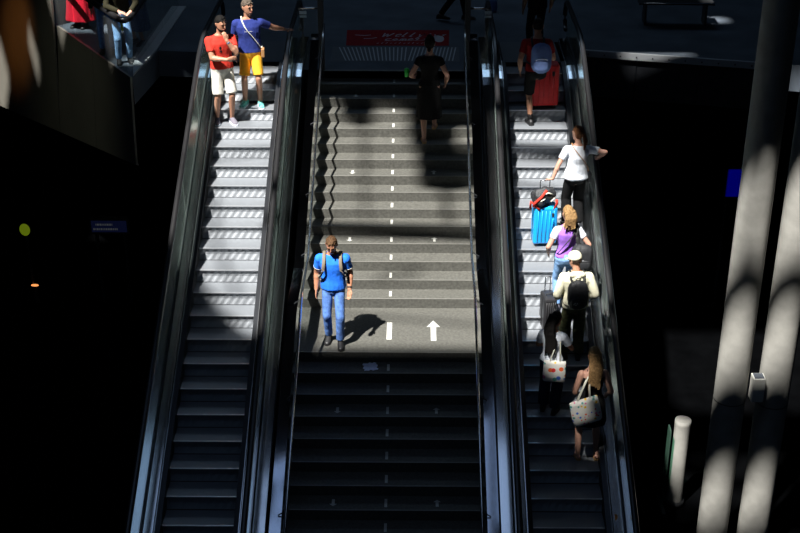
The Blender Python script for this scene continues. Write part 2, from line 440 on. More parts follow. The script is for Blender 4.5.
# balustrade and handrail on either side of the stair
def rail_path(h, y1=0.0, lvl=None):
    return [(y1, h-RI*.3), (-.35, h-.35*RI/T-.06), (YL-.05, ZL+h), (YE+.1, ZL+h), (YBS, ZBS+h)]
for s, side in ((-1, 'left'), (1, 'right')):
    g = empty('stair_balustrade', (s*1.41, 0, 0), label=f'glass stair balustrade with broad metal cap on the {side} side of the staircase', cat='balustrade')
    pth = rail_path(.72)
    m = MB(); m.rings([[V((-.075, y, z)), V((.075, y, z)), V((.075, y, z-.035)), V((-.075, y, z-.035))] for y, z in pth]); m.build('cap', M['cap'], g)
    for (a, za), (b, zb) in zip(pth[:-1], pth[1:]):
        n = max(1, int(abs(a-b)/1.6))
        for i in range(n):
            q0 = a + (b-a)*i/n - .01; q1 = a + (b-a)*(i+1)/n + .01
            w0 = za + (zb-za)*i/n; w1 = za + (zb-za)*(i+1)/n
            if q0-q1 < .3: continue
            m = MB(); m.rings([[V((-.006, q0, w0-.04)), V((.006, q0, w0-.04)), V((.006, q0, w0-.62)), V((-.006, q0, w0-.62))],
                               [V((-.006, q1, w1-.04)), V((.006, q1, w1-.04)), V((.006, q1, w1-.62)), V((-.006, q1, w1-.62))]])
            m.build('glass_panel', M['glassdark'], g)
    # tall end post
    m = MB(); m.box((-.05+.1*-s, -.02, -.3), (.05+.1*-s, .12, 3.2)); m.build('end_post', M['dsteel'], g, bevel=.008)
    h = empty('stair_handrail', (s*1.26, 0, 0), label=f'thin round steel handrail along the {side} edge of the staircase', cat='handrail')
    pth = rail_path(.9)
    m = MB(); m.tube([V((0, .0, pth[0][1]-.0))] + [V((0, y, z)) for y, z in pth[1:]], .021, 10); m.build('rail', M['steel'], h, True)
    for y in (-.6, -2.0, -3.4, -4.5, -5.9, -7.4, -9, -10.6, -12.2):
        z = None
        for (a, za), (b, zb) in zip(pth[:-1], pth[1:]):
            if b <= y <= a: z = za + (zb-za)*(y-a)/(b-a)
        if z is None: continue
        m = MB(); m.tube([V((0, y, z)), V((0, y, z-.08)), V((s*.12, y, z-.16))], .009, 6); m.build('bracket', M['dsteel'], h)

# ------------------------------------------------------------------ upper landing
def fl(poly, name, th=.5, z=0.0, m_=None, kind='structure'):
    m = MB(); m.prism([V((x, y, z)) for x, y in poly], (0, 0, -th)); return tag(m.build(name, m_ or M['floor']), kind=kind)
FAR = 13
fl([(-1.56, 0), (1.56, 0), (1.56, FAR), (-1.56, FAR)], 'floor')
fl([(1.56, 1.2), (1.6, 1.76), (3.5, 1.76), (3.5, 1.27), (7.0, .42), (12, -.8), (12, FAR), (1.56, FAR)], 'floor')
fl([(-3.58, 1.05), (-3.58, 1.76), (-1.56, 1.76), (-1.56, FAR), (-13.6, FAR), (-4.66, -.5), (-4.5, 1.15)], 'floor')
m = MB(); m.box((-1.7, .0, -.5), (-1.56, 1.9, 0)); tag(m.build('trim_or_shade_1', M['dsteel']), kind='structure')
m = MB(); m.box((1.56, .0, -.5), (1.68, 1.9, 0)); tag(m.build('trim_or_shade_2', M['dsteel']), kind='structure')
# red floor decal with lettering strokes and the slanted-line mat
d = empty('floor_decal', (0, 0, 0), label='dark red rectangular advertising decal with white script on the landing floor above the stairs', cat='floor sign')
m = MB(); m.prism([V((-.95, 1.50, .001)), V((1.02, 1.50, .001)), V((1.05, 2.55, .001)), V((-.98, 2.55, .001))], (0, 0, .003)); m.build('sheet', M['red_decal'], d)
def stroke(pts, w, nm='lettering', mt='tex_white'):
    m = MB()
    for (x0, y0), (x1, y1) in zip(pts[:-1], pts[1:]):
        a, b = V((x0, y0, .005)), V((x1, y1, .005)); t = (b-a).normalized(); n = V((-t.y, t.x, 0))*w
        m.prism([a-n-t*w*.5, b-n+t*w*.5, b+n+t*w*.5, a+n-t*w*.5], (0, 0, .001))
    m.build(nm, M[mt], d)
def letter(kind, x, y, w, h):
    G = {'W': [(0, 1), (.25, 0), (.5, .8), (.75, 0), (1.1, 1)], 'e': [(0, .45), (.6, .5), (.4, .8), (.05, .6), (.15, .1), (.6, .05)],
         'l': [(.1, 1.15), (0, .1), (.3, 0)], 'c': [(.6, .7), (.2, .75), (0, .4), (.2, 0), (.6, .1)], 'o': [(0, .35), (.3, .75), (.6, .4), (.3, 0), (0, .35)],
         'm': [(0, 0), (.1, .7), (.3, .6), (.35, 0), (.45, .7), (.65, .6), (.75, 0)], 'y': [(0, .7), (.25, .1), (.6, .8), (.1, -.5)],
         't': [(.25, 1.0), (.2, 0), (.5, .1)], 's': [(.5, .7), (.1, .65), (.4, .3), (0, 0)]}
    stroke([(x + a*w + b*h*.35, y + b*h) for a, b in G[kind]], .014)
x = -.30
for ch in 'Welly': 
    w = .26 if ch == 'W' else .15; letter(ch, x, 2.08, .16, .24); x += w
x += .02
for ch in 'tys': letter(ch, x, 2.1, .14, .2); x += .14
x = -.22
for ch in 'comets': letter(ch, x, 1.84, .15, .15); x += .145
stroke([(-.22, 1.80), (.62, 1.86)], .008)
for i in range(11): stroke([(-.36+i*.085, 1.63), (-.33+i*.085, 1.66+.02*(i % 3))], .008)
stroke([(-.8, 2.2), (-.62, 2.16), (-.5, 2.2)], .012); stroke([(-.62, 1.95), (-.45, 1.98), (-.38, 2.02)], .014)
m = MB(); m.ell((.84, 1.95, .004), (.1, .22, .003)); m.build('pale_figure', M['tex_white'], d)
g = empty('entrance_mat', (0, 0, 0), label='strip of slanted pale lines across the landing floor between red decal and stair head', cat='floor mat')
m = MB(); m.box((-1.2, .5, .0), (1.2, 1.42, .002)); m.build('mat_base', M['plate'], g)
m = MB()
for k in range(34):
    x = -1.12 + k*.068; lean = -.20*(1 - k/17) if k < 20 else .08
    if -1.15 < x + lean < 1.2:
        m.prism([V((x, .55, .0025)), V((x+.022, .55, .0025)), V((x+.022+lean, 1.38, .0025)), V((x+lean, 1.38, .0025))], (0, 0, .003))
m.build('mat_lines', M['slat'], g)
# guard rails beside the stair head
for s, side in ((-1, 'left'), (1, 'right')):
    g = empty('guard_rail', (s*1.55, .06, 0), label=f'short glass guard with round top bar between the stair head and the {side} escalator', cat='guard rail')
    m = MB(); m.tube([V((-s*.22, 0, 1.12)), V((s*.16, 0, 1.12))], .02, 8); m.build('top_bar', M['steel'], g, True)
    m = MB(); m.ell((-s*.22, 0, 1.12), (.03, .03, .03)); m.build('end_knob', M['steel'], g, True)
    m = MB(); m.box((-.17, -.006, .02), (.15, .006, 1.08)); m.build('glass_panel', M['glassdark'], g)
    k = empty('pale_plate', (s*1.69, .6, .5), label=f'small pale blue plate on a stand beside the top of the {side} escalator', cat='switch plate')
    m = MB(); m.box((-.05, -.01, .36), (.08, .01, .42)); m.box((-.05, -.01, .30), (.08, .01, .34)); m.build('plate', M['white'], k, bevel=.003)  # two small pale plates, one above the other
    m = MB(); m.box((-.02, .01, -.5), (.02, .03, .42)); m.build('stand', M['dsteel'], k)

# triangular platform at the left with clad edge and corner guard
A = V((-4.66, -.5, 0)); B = V((-8.93, 6.07, 0)); dirAB = (B-A).normalized()
pf = lambda t: A + dirAB*t
def cl_low(t): # lower edge of the cladding
    p = pf(t); return V((p.x - .05 - .04*t, p.y, -1.66 - .15*t))
c = empty('edge_cladding', (0, 0, 0), label='tall brushed steel cladding below the left platform edge lit orange by an added spot', cat='cladding')
for a, b in ((0, 1.9), (1.9, 3.9), (3.9, 4.6), (4.6, 6.6), (6.6, 9)):
    up0 = up1 = 0.02
    if a >= 3.9: up0 = up1 = 1.5
    a2, b2 = a + .006, b - .006
    m = MB(); nrm = V((dirAB.y, -dirAB.x, 0)) * -.04
    m.prism([pf(a2)+V((0, 0, up0)), pf(b2)+V((0, 0, up1)), cl_low(b2), cl_low(a2)], -nrm if nrm.x > 0 else nrm); m.build('cladding_sheet', M['clad'], c)
m = MB(); m.tube([cl_low(0), cl_low(9)], .02, 6); m.build('lower_trim', M['guide'], c)
g = empty('platform_guard', (0, 0, 0), label='V-shaped glass guard with thick black handrail around the left platform corner', cat='guard rail')
pA = V((-4.74, -.40, 0)); ptsL = pA + dirAB*4.1; ptsR = V((-4.60, 4.2, 0)); pB = V((-4.7, -.38, 0))
h1 = V((0, 0, 1.0))
m = MB(); m.tube([ptsL+h1, pA+h1+dirAB*.12, pA+h1+V((0, .08, 0)), pB+h1+V((.02, .2, 0)), ptsR+h1], .055, 10); m.build('handrail', M['rubber'], g, True)
for a, b in ((ptsL, pA), (pA, ptsR)):
    n = 3
    for i in range(n):
        p = a.lerp(b, i/n + .01); q = a.lerp(b, (i+1)/n - .01)
        m = MB(); tdir = (q-p).normalized(); nn = V((-tdir.y, tdir.x, 0))*.006
        m.prism([p+nn+V((0, 0, .05)), q+nn+V((0, 0, .05)), q+nn+V((0, 0, .96)), p+nn+V((0, 0, .96))], -2*nn); m.build('glass_panel', M['glassdark'], g)
m = MB(); m.prism([V((-4.66, -.42, .005)), V((-4.52, 1.1, .005)), V((-4.45, 4.2, .005)), V((-4.75, 4.2, .005)), V((-4.8, .3, .005))], (0, 0, .03)); m.build('kerb', M['slat'], g)

# right upper slab edge, fascia, glints
m = MB(); m.prism([V((3.5, 1.25, .02)), V((7.0, .40, .02)), V((7.0, .38, -.10)), V((3.5, 1.23, -.10))], (-.01, -.06, 0)); tag(m.build('trim_or_shade_3', M['slat']), kind='structure')
m = MB()
for i in range(12):
    t = (i+.5)/12; m.box((3.5+3.5*t-.012, 1.24-.85*t-.085, -.055), (3.5+3.5*t+.012, 1.24-.85*t-.06, -.03))
tag(m.build('trim_or_shade_4', M['dsteel']), kind='structure')
c = empty('fascia', (0, 0, 0), label='dark metal fascia panels hanging under the right slab edge', cat='fascia')
for a, b in ((0, .3), (.3, .62), (.62, 1.0)):
    p = V((3.5+3.5*a+.01, 1.24-.85*a, 0)); q = V((3.5+3.5*b-.01, 1.24-.85*b, 0))
    m = MB(); m.prism([p+V((0, 0, -.12)), q+V((0, 0, -.12)), q+V((0, 0, -.9)), p+V((0, 0, -.9))], (0, .05, 0)); m.build('fascia_panel', M['truss'], c)
# seats / rail on the right upper level
g = empty('bench', (5.6, 3.1, 0), rz=-.03, label='long slim metal bench on the right upper level, thin edges catching light', cat='bench')
m = MB(); m.box((-.75, -.2, .42), (.75, .2, .45)); m.build('seat', M['dsteel'], g); 
m = MB(); m.box((-.65, -.22, .455), (.75, -.195, .475)); m.build('seat_edge', M['deck'], g)
m = MB(); m.box((-.5, .2, .8), (.8, .225, .83)); m.build('back_bar', M['deck'], g)
for x in (-.6, .6):
    m = MB(); m.box((x-.02, -.18, 0), (x+.02, .18, .42)); m.box((x-.02, .19, .42), (x+.02, .22, .8)); m.build('leg', M['dsteel'], g)

# lower floor and far walls
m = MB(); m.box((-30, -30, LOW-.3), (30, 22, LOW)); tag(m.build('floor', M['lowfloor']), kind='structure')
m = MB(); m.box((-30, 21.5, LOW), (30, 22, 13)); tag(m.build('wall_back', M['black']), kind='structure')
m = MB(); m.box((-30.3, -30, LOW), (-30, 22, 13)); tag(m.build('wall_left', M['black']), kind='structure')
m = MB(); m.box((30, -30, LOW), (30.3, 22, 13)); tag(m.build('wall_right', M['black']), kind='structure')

# concrete columns at the right
def column(x, y, r, z0, z1, label, cat='column', box=False, joints=()):
    c = empty('column', (x, y, z0), label=label, cat=cat)
    m = MB(); n = 40
    m.rings([[V((r*math.cos(2*math.pi*i/n), r*math.sin(2*math.pi*i/n), z-z0)) for i in range(n)] for z in [z0+(z1-z0)*k/24 for k in range(25)]])
    m.build('shaft', M['concrete'], c, True)
    for z in joints:
        m = MB(); m.rings([[V(((r+.004)*math.cos(2*math.pi*i/n), (r+.004)*math.sin(2*math.pi*i/n), zz-z0)) for i in range(n)] for zz in (z-.008, z+.008)])
        m.build('joint', M['dsteel'], c, True)
    m = MB(); m.rings([[V(((r+.03)*math.cos(2*math.pi*i/n), (r+.03)*math.sin(2*math.pi*i/n), zz)) for i in range(n)] for zz in (0, .12)]); m.build('foot_ring', M['dsteel'], c, True)
    return c
column(5.40, -5, .25, LOW, 12.9, 'round concrete column, nearer the escalator of the two thick sunlit ones', joints=(-3.8,))
column(6.08, -5, .25, LOW, 12.9, 'round concrete column at the right picture edge, with small white box on it', joints=(-3.85,))
column(5.08, -3.5, .14, LOW, -5.2, 'short thin concrete pole with one sunlit patch low beside the right escalator', 'pole')
gf = empty('glass_screen', (4.84, -3.6, LOW), label='narrow upright green-edged glass pane left of the thin sunlit pole', cat='glass pane')
b = MB(); b.box((-.012, -.1, 0), (.012, .1, 1.7)); b.build('pane', glass_mat('green_edge_glass', (.55, .9, .75), .2, .03, .08), gf)
b = MB(); b.box((-.03, -.28, 0), (.03, .28, .05)); b.build('base_rail', M['dsteel'], gf)
b = empty('junction_box', (5.75, -5.2, -3.47), label='small white metal box fixed between the two thick concrete columns', cat='box')
m = MB(); m.box((-.09, -.1, -.22), (.1, .1, .2)); m.build('box_body', M['paint'], b, bevel=.01)
m = MB(); m.box((-.07, -.08, .2), (.08, .08, .206)); m.build('box_lid', M['plate'], b)
column(4.45, 5.6, .2, 0, 12.9, 'shaded column standing on the right upper level behind the slab edge')

# displays and signs on the lower level
def panel(name, x0, x1, z0, z1, y, em, s, label, cat, bars=()):
    p = empty(name, ((x0+x1)/2, y, (z0+z1)/2), label=label, cat=cat)
    w, h = (x1-x0)/2, (z1-z0)/2
    m = MB(); m.box((-w-.05, 0, -h-.05), (w+.05, .15, h+.05)); m.build('housing', M['dsteel'], p)
    m = MB(); m.box((-w, -.01, -h), (w, 0, h)); m.build('screen', mat(name+'_screen', (.01, .01, .02), .4, emit=em, emit_s=s), p)
    mm = mat(name+'_text', (.02, .02, .02), .5, emit=(.6, .65, .7), emit_s=s*.9 if s < .2 else .05)
    for (a, b_, zz, hh) in bars:
        m = MB(); x = a*w
        random.seed(int((zz+5)*31))
        while x < b_*w:
            ww = random.uniform(.03, .12)*w; m.box((x, -.014, zz*h-hh*h), (min(x+ww, b_*w), -.011, zz*h+hh*h)); x += ww + .04*w
        m.build('text_line', mm, p)
    # pedestal legs down to the floor
    for s_ in (-1, 1):
        m = MB(); m.box((s_*w*.8-.03, .03, LOW-(z0+z1)/2), (s_*w*.8+.03, .12, -h)); m.build('post', M['dsteel'], p)
    return p
panel('information_display', -6.95, -6.15, -5.13, -4.85, 4, (.008, .012, .05), .22, 'dim blue information display with two lines of white text on the lower level at left', 'display', ((-.75, .2, .35, .16), (-.9, .5, -.45, .16)))
panel('video_screen', 7.30, 7.64, -4.2, -3.55, 4, (.0, .0, .5), .2, 'glowing deep blue screen seen left of the thick concrete columns', 'screen')
def lamp_thing(name, loc, r, em, s, label, cat):
    p = empty(name, loc, label=label, cat=cat)
    m = MB(); m.ell((0, 0, 0), r); m.build('diffuser', mat(name+'_glow', (.02, .02, .02), .5, emit=em, emit_s=s), p, True)
    m = MB(); m.box((-r[0]*.7, r[1], -r[2]*.7), (r[0]*.7, r[1]+.08, r[2]*.7)); m.box((-.02, r[1]+.02, LOW-loc[2]), (.02, r[1]+.06, 0)); m.build('bracket', M['dsteel'], p)
lamp_thing('sign_lamp', (-8.48, 4, -5.08), (.12, .03, .15), (.12, .17, .005), .7, 'small yellow-green glowing sign in the darkness at far left', 'sign')
lamp_thing('wall_lamp', (-8.43, 4.0, -6.5), (.09, .03, .03), (1, .35, .1), 1.2, 'tiny orange lamp low in the darkness at far left', 'lamp')
lamp_thing('floor_lamp', (5.32, -5.55, -6.2), (.035, .035, .03), (1, .95, .8), 1.5, 'tiny white lamp on the lower floor at the foot of the columns', 'lamp')

# ------------------------------------------------------------------ unseen roof, openings shaped to place the sun patches
ZR = 13.0
SX, SYY = .35, .44
def roof(P): return (P[0] - SX*(ZR-P[2]), P[1] - SYY*(ZR-P[2]))
holes = [(-9.0, -3.1, -12.72, -5.62), (-3.1, -1.62, -12.72, -7.05), (-1.7, 2.3, -14.3, -10.85), (-1.7, -1.3, -12.72, -7.05), (1.75, 2.15, -2.62, -2.2), (-.3, 1.0, -4.88, -4.72),
         (-1.3, 2.3, -9.3, -6.0), (2.5, 3.7, -8.6, -5.5), (-11.35, -10.0, -3.4, -2.3), (-9.75, -8.7, -5.5, -4.95), (-14.95, -14.0, -1.3, -.4), (-12.7, -12.45, -2.7, -1.9), (-3.02, -2.78, -13.4, -12.95), (-2.66, -2.42, -13.97, -13.70), (-2.92, -2.72, -14.25, -14.03)]
xs = sorted({-31, 31} | {h[0] for h in holes} | {h[1] for h in holes}); yy = sorted({-30, 23} | {h[2] for h in holes} | {h[3] for h in holes})
m = MB()
for x0, x1 in zip(xs[:-1], xs[1:]):
    for y0, y1 in zip(yy[:-1], yy[1:]):
        cx, cy = (x0+x1)/2, (y0+y1)/2
        if any(h[0] < cx < h[1] and h[2] < cy < h[3] for h in holes): continue
        m.box((x0, y0, ZR), (x1, y1, ZR+.15))
tag(m.build('ceiling', M['roof']), kind='structure')
nb = [0]
def shade(pts):  # unseen piece added under the roof only to cast shade
    nb[0] += 1
    m = MB(); m.prism([V((x, y, ZR-.05*(nb[0] % 3)-.06)) for x, y in pts], (0, 0, -.04)); o = m.build(f'trim_or_shade_{10+nb[0]}', M['roof']); tag(o, kind='structure')
def rect(x0, x1, y0, y1): shade([(x0, y0), (x1, y0), (x1, y1), (x0, y1)])
def onstair(x, y): # point on the upper flight / landing
    return (x, y, max(RI/T*y - RI*.5, ZL))
def onesc(x, y, h=0): return (x, y, min(SZ0 + SM*(y-SY0), 0)+h)
def poly(pts): shade([roof(p) for p in pts])
def bar(p, q, w):
    a, b_ = V((*roof(p), 0)), V((*roof(q), 0)); t = (b_-a).normalized(); n = V((-t.y, t.x, 0))*w/2
    shade([(v.x, v.y) for v in (a-n, b_-n, b_+n, a+n)])
# stair head stays in shade
poly([onstair(-1.7, .6), onstair(1.9, .6), onstair(1.9, -.9), onstair(.2, -.75), onstair(-1.7, -.52)])
# added piece casting the dark band across the upper flight
poly([onstair(-2.0, -3.02), onstair(1.9, -3.2), onstair(1.9, -3.5), onstair(-2.0, -3.3)])
# deep shade on the right of the upper flight
poly([onstair(.25, -.6), onstair(1.12, -.6), onstair(1.12, -1.6), onstair(.3, -1.6)])
poly([onstair(1.1, -.6), onstair(1.75, -.6), onstair(1.75, -1.15), onstair(1.1, -1.2)])
poly([onstair(.42, -1.5), onstair(1.75, -1.55), onstair(1.75, -2.3), onstair(1.1, -2.5), onstair(.5, -2.4)])
bar(onstair(-.5, -.9), onstair(-.42, -3.0), .07); bar(onstair(.9, -2.4), onstair(.98, -3.1), .12)
bar(onstair(-1.4, -4.7), onstair(1.7, -5.15), .07); bar(onstair(-.2, -4.15), onstair(.5, -4.05), .12)
poly([onstair(-.95, -.5), onstair(-.3, -.5), onstair(-.28, -1.0), onstair(-.6, -1.12), onstair(-.9, -.95)])
shade([(-1.62, -9.8), (2.3, -9.8), (2.3, -5), (-1.62, -5)]) if False else None
# escalator left: lower end fades in a slanted edge
poly([onesc(-4.4, -3.9), onesc(-3.05, -4.1), onesc(-2.55, -4.75), onesc(-2.1, -5.15), onesc(-1.7, -5.3), onesc(-1.7, -9), onesc(-4.4, -9)])
# thin hanging cable over the left escalator
bar(onesc(-3.0, -2.6), onesc(-2.85, -3.6), .09); bar(onesc(-2.85, -3.55), onesc(-2.35, -4.6), .09)
bar(onesc(-3.3, -1.9), onesc(-1.9, -1.65), .07)
# columns
rect(-1.15, 2.3, -11.8, -11.45); rect(-1.7, 2.3, -13.12, -12.3); rect(-1.7, 2.3, -13.85, -13.5)
bar((5.45, -5.2, 1.0), (5.25, -5.2, -1.3), .12)
bar((5.0, -3.6, 1), (5.0, -3.6, -4.9), .4); bar((5.0, -3.6, -6.1), (5.0, -3.6, -7.2), .4)
rect(-1.66, -1.2, -12.0+.62, -8.9); rect(-1.66, -1.25, -8.95, -6.5)
# right escalator: broken patches
poly([onesc(1.7, -5.15), onesc(3.6, -5.15), onesc(3.6, -5.95), onesc(1.7, -5.95)])
poly([onesc(1.9, -1.5), onesc(3.4, -1.62), onesc(3.4, -1.95), onesc(1.9, -1.8)])
bar(onesc(1.9, -2.3), onesc(2.9, -2.62), .12)
poly([onesc(2.0, .5), onesc(3.5, .5), onesc(3.5, -.72), onesc(2.0, -.62)])
# landing: left lower corner shade
poly([(-1.6, -5.2, ZL), (-1.15, -5.2, ZL), (-1.05, -5.7, ZL), (-1.2, -6.3, ZL), (-1.6, -6.3, ZL)])

# ------------------------------------------------------------------ people
def ik(a, b, l1, l2, hint):
    d = b-a; L = min(d.length, (l1+l2)*.995); dn = d.normalized(); b = a + dn*L
    x = (l1*l1 - l2*l2 + L*L)/(2*L); h = math.sqrt(max(0, l1*l1-x*x))
    hv = V(hint); hv = (hv - dn*hv.dot(dn))
    hv = hv.normalized() if hv.length > 1e-4 else V((0, 1, 0))
    return a + dn*x + hv*h, b

def ring_e(c, rx, ry, n=20, mtx=None, p=2.3):
    out = []
    for i in range(n):
        a = 2*math.pi*i/n; ca, sa = math.cos(a), math.sin(a)
        q = V((rx*math.copysign(abs(ca)**(2/p), ca), ry*math.copysign(abs(sa)**(2/p), sa), 0)) + V(c)
        out.append(mtx @ q if mtx else q)
    return out

def hand(mb, w, d, palm, curl=.35, s=1.0):
    d = V(d).normalized(); palm = V(palm); palm = (palm - d*palm.dot(d)).normalized(); side = d.cross(palm)
    c = w + d*.05*s
    rs = []
    for t, wd in ((-.01, .026), (.02, .034), (.06, .041), (.09, .04)):
        p = w + d*t*s
        rs.append([p + side*wd*s*math.cos(a) + palm*.015*s*math.sin(a) for a in [2*math.pi*k/12 for k in range(12)]])
    mb.rings(rs)
    for k, (off, L) in enumerate(((-.031, .062), (-.0105, .075), (.0105, .07), (.031, .055))):
        p = w + d*.088*s + side*off*s; dd = d; r = .0088*s
        for j in range(3):
            q = p + dd*L*s*(.42, .32, .26)[j]; mb.cone(p, r, q, r*.92, 8); p = q; r *= .92
            ang = curl*(.9, 1.1, .8)[j]; dd = (dd*math.cos(ang) + palm*math.sin(ang)).normalized()
    p = w + d*.02*s - side*.026*s; dd = (d*.75 - side*.6 + palm*.35).normalized()
    q = p + dd*.04*s; mb.cone(p, .0125*s, q, .0105*s, 8); dd = (d*.9 - side*.15 + palm*.3).normalized(); mb.cone(q, .0105*s, q + dd*.032*s, .0085*s, 8)

def person(label, loc, heading, H=1.78, fem=False, skin='skin', lean=(0, 0, 0), head=(0, 0), feet=((-.1, 0, 0), (.1, 0, 0)), arms=None,
           top=None, bottom=None, hair=('short', 'hair_brown'), shoes=('shoe', 'shoe_black'), group=None, voxel=.0085, face=True, extras=None, bulk=1.0, fyaw=(0.12, 0.12)):
    S = H/1.78
    root = empty('person', loc, R(heading), label=label, cat='person', group=group)
    RM = Matrix.Translation(V(loc)) @ Matrix.Rotation(R(heading), 4, 'Z'); RI_ = RM.inverted()
    SC = Matrix.Scale(S, 4)
    piv = V((0, 0, .97))
    # average foot height decides pelvis drop
    U = Matrix.Translation(piv) @ Matrix.Rotation(R(lean[2]), 4, 'Z') @ Matrix.Rotation(R(lean[1]), 4, 'Y') @ Matrix.Rotation(R(-lean[0]), 4, 'X') @ Matrix.Translation(-piv)
    sw = (.162 if fem else .19)*(1 + (bulk-1)*.6)
    wst = .122 if fem else .15; hipw = .172 if fem else .168
    b = bulk
    tors = [(.80, .07, .06, 0), (.86, .14, .10, 0), (.93, hipw*(1+(b-1)*.5), .118*b, -.005), (1.0, hipw*.97*(1+(b-1)*.5), .115, 0), (1.08, wst*1.06*b, .1*b, .005), (1.17, wst*b, .098*b, .008),
            (1.27, .145 if fem else .168*b, .112*b, .005), (1.36, sw*.98, .112, 0), (1.42, sw*.86, .09, -.005), (1.465, sw*.56, .07, -.008), (1.5, .07, .06, -.004)]
    def X(p): return SC @ (U @ V(p))
    def blend(z): # pelvis stays, torso follows the lean
        t = min(1, max(0, (z-.9)/.2)); return t
    def torso_pt(p):
        t = blend(p.z); q = U @ p; return SC @ (p.lerp(q, t))
    def torso(mb, infl=0.0, z0=.0, z1=9.0, flare=0.0):
        rs = []
        zz = [t for t in tors if z0 <= t[0] <= z1]
        def samp(z):
            for a, c in zip(tors[:-1], tors[1:]):
                if a[0] <= z <= c[0]:
                    t = (z-a[0])/(c[0]-a[0]); return tuple(a[i] + (c[i]-a[i])*t for i in range(4))
        if z0 > tors[0][0]: zz = [samp(z0)] + [q for q in zz if q[0] > z0+.01]
        if z1 < tors[-1][0]: zz = [q for q in zz if q[0] < z1-.01] + [samp(z1)]
        for z, rx, ry, yo in zz:
            fl_ = infl + flare*max(0, (1.2-z))
            rs.append([torso_pt(q) for q in ring_e((0, yo, z), rx+fl_, ry+fl_)])
        mb.rings(rs)
    hip = {-1: V((-.088, 0, .92)), 1: V((.088, 0, .92))}
    legs = {}
    for i, s in enumerate((-1, 1)):
        f = V(feet[i]); an = f + V((0, 0, .085)); kn, an = ik(hip[s], an, .44, .43, (s*.08, 1, 0)); legs[s] = (hip[s], kn, an, f)
    P = lambda p: SC @ p
    body = MB()
    torso(body)
    for s in (-1, 1):
        h_, k_, a_, f_ = legs[s]
        lt = .078 if fem else .08
        body.cone(P(h_), lt*S*1.02, P(k_.lerp(h_, .08)), .054*S); body.cone(P(k_), .052*S, P(k_.lerp(a_, .32)+V((0, -.012, 0))), .054*S)
        body.cone(P(k_.lerp(a_, .32)+V((0, -.012, 0))), .054*S, P(a_), .036*S)
        yw = fyaw[i]*s if False else (s*fyaw[0 if s < 0 else 1])
        fd = V((math.sin(yw), math.cos(yw), 0)); base = V((f_.x, f_.y, f_.z))
        a2 = V((a_.x, a_.y, a_.z))
        body.cone(P(a2 + V((0, 0, -.045)) - fd*.04), .036*S, P(a2 + V((0, 0, -.055)) + fd*.13), .028*S, e=.8)
        legs[s] = (h_, k_, a_, fd)
    # arms
    arms = arms or {}
    AR = {}
    Ui = U.inverted()
    for s, key in ((-1, 'l'), (1, 'r')):
        sh = V((s*sw, -.005, 1.40))
        A_ = arms.get(key, {})
        if 'world' in A_: wr = Ui @ (SC.inverted() @ (RI_ @ V(A_['world'])))
        else: wr = V(A_.get('to', (s*.25, .05, .90)))
        if 'to' in A_ and 'abs' in A_: wr = Ui @ wr
        hint = A_.get('hint', (s*.3, -1, -.1))
        el, wr = ik(sh, wr, .285, .25, hint)
        AR[s] = (sh, el, wr)
        ar = S*(.98 if fem else 1.12); body.cone(X(sh), .052*ar, X(el), .041*ar); body.cone(X(el), .040*ar, X(el.lerp(wr, .3)), .043*ar); body.cone(X(el.lerp(wr, .3)), .043*ar, X(wr), .027*ar, e=.85)
        hd = V(A_['dir']) if 'dir' in A_ else (wr-el)
        pl = V(A_.get('palm', (-s, .1, 0)))
        hand(body, X(wr), (U.to_3x3() @ hd), (U.to_3x3() @ pl), A_.get('curl', .35), S)
    # head
    hc0 = V((0, .012, 1.665)); nk = V((0, -.005, 1.53))
    HR = Matrix.Translation(nk) @ Matrix.Rotation(R(head[0]), 4, 'Z') @ Matrix.Rotation(R(-head[1]), 4, 'X') @ Matrix.Translation(-nk)
    def HX(p): return SC @ (U @ (HR @ V(p)))
    body.cone(X((0, -.012, 1.44)), .06*S, HX((0, -.002, 1.60)), (.048 if fem else .056)*S)
    def hr(z, rx, ry, yo): return [HX(q) for q in ring_e((0, yo, z), rx, ry, 20, None, 2.1)]
    body.rings([hr(1.548, .018, .02, .066), hr(1.558, .038, .045, .046), hr(1.58, .055, .066, .032), hr(1.61, .066, .084, .02), hr(1.65, .073, .094, .012), hr(1.69, .076, .098, .008),
                hr(1.73, .072, .092, .004), hr(1.76, .057, .075, .0), hr(1.777, .033, .045, -.002), hr(1.782, .012, .016, -.002)])
    body.cone(HX((0, .104, 1.685)), .008*S, HX((0, .127, 1.645)), .0125*S, 8)       # nose
    body.cone(HX((-.04, .098, 1.697)), .009*S, HX((.04, .098, 1.697)), .009*S, 8)   # brow
    body.cone(HX((-.02, .098, 1.607)), .009*S, HX((.02, .098, 1.607)), .009*S, 8)
    for s in (-1, 1): body.cone(HX((s*.079, .0, 1.64)), .012*S, HX((s*.083, -.008, 1.682)), .016*S, 8, .6)
    remesh(body, 'body', M[skin], root, voxel*S if voxel < .01 else voxel, 2)
    if face:
        for s in (-1, 1):
            e = MB(); e.ell(HX((s*.031, .1, 1.672)), (.012*S, .007*S, .0065*S), 10, 6); e.build('eye', M['eye'], root, True)
            e = MB(); e.tube([HX((s*.016, .109, 1.697)), HX((s*.035, .106, 1.702)), HX((s*.052, .096, 1.694))], .0045*S, 6); e.build('eyebrow', M[hair[1]], root, True)
        e = MB(); e.tube([HX((-.024, .104, 1.610)), HX((0, .111, 1.612)), HX((.024, .104, 1.610))], .0055*S, 6); e.build('mouth', M['lip'], root, True)
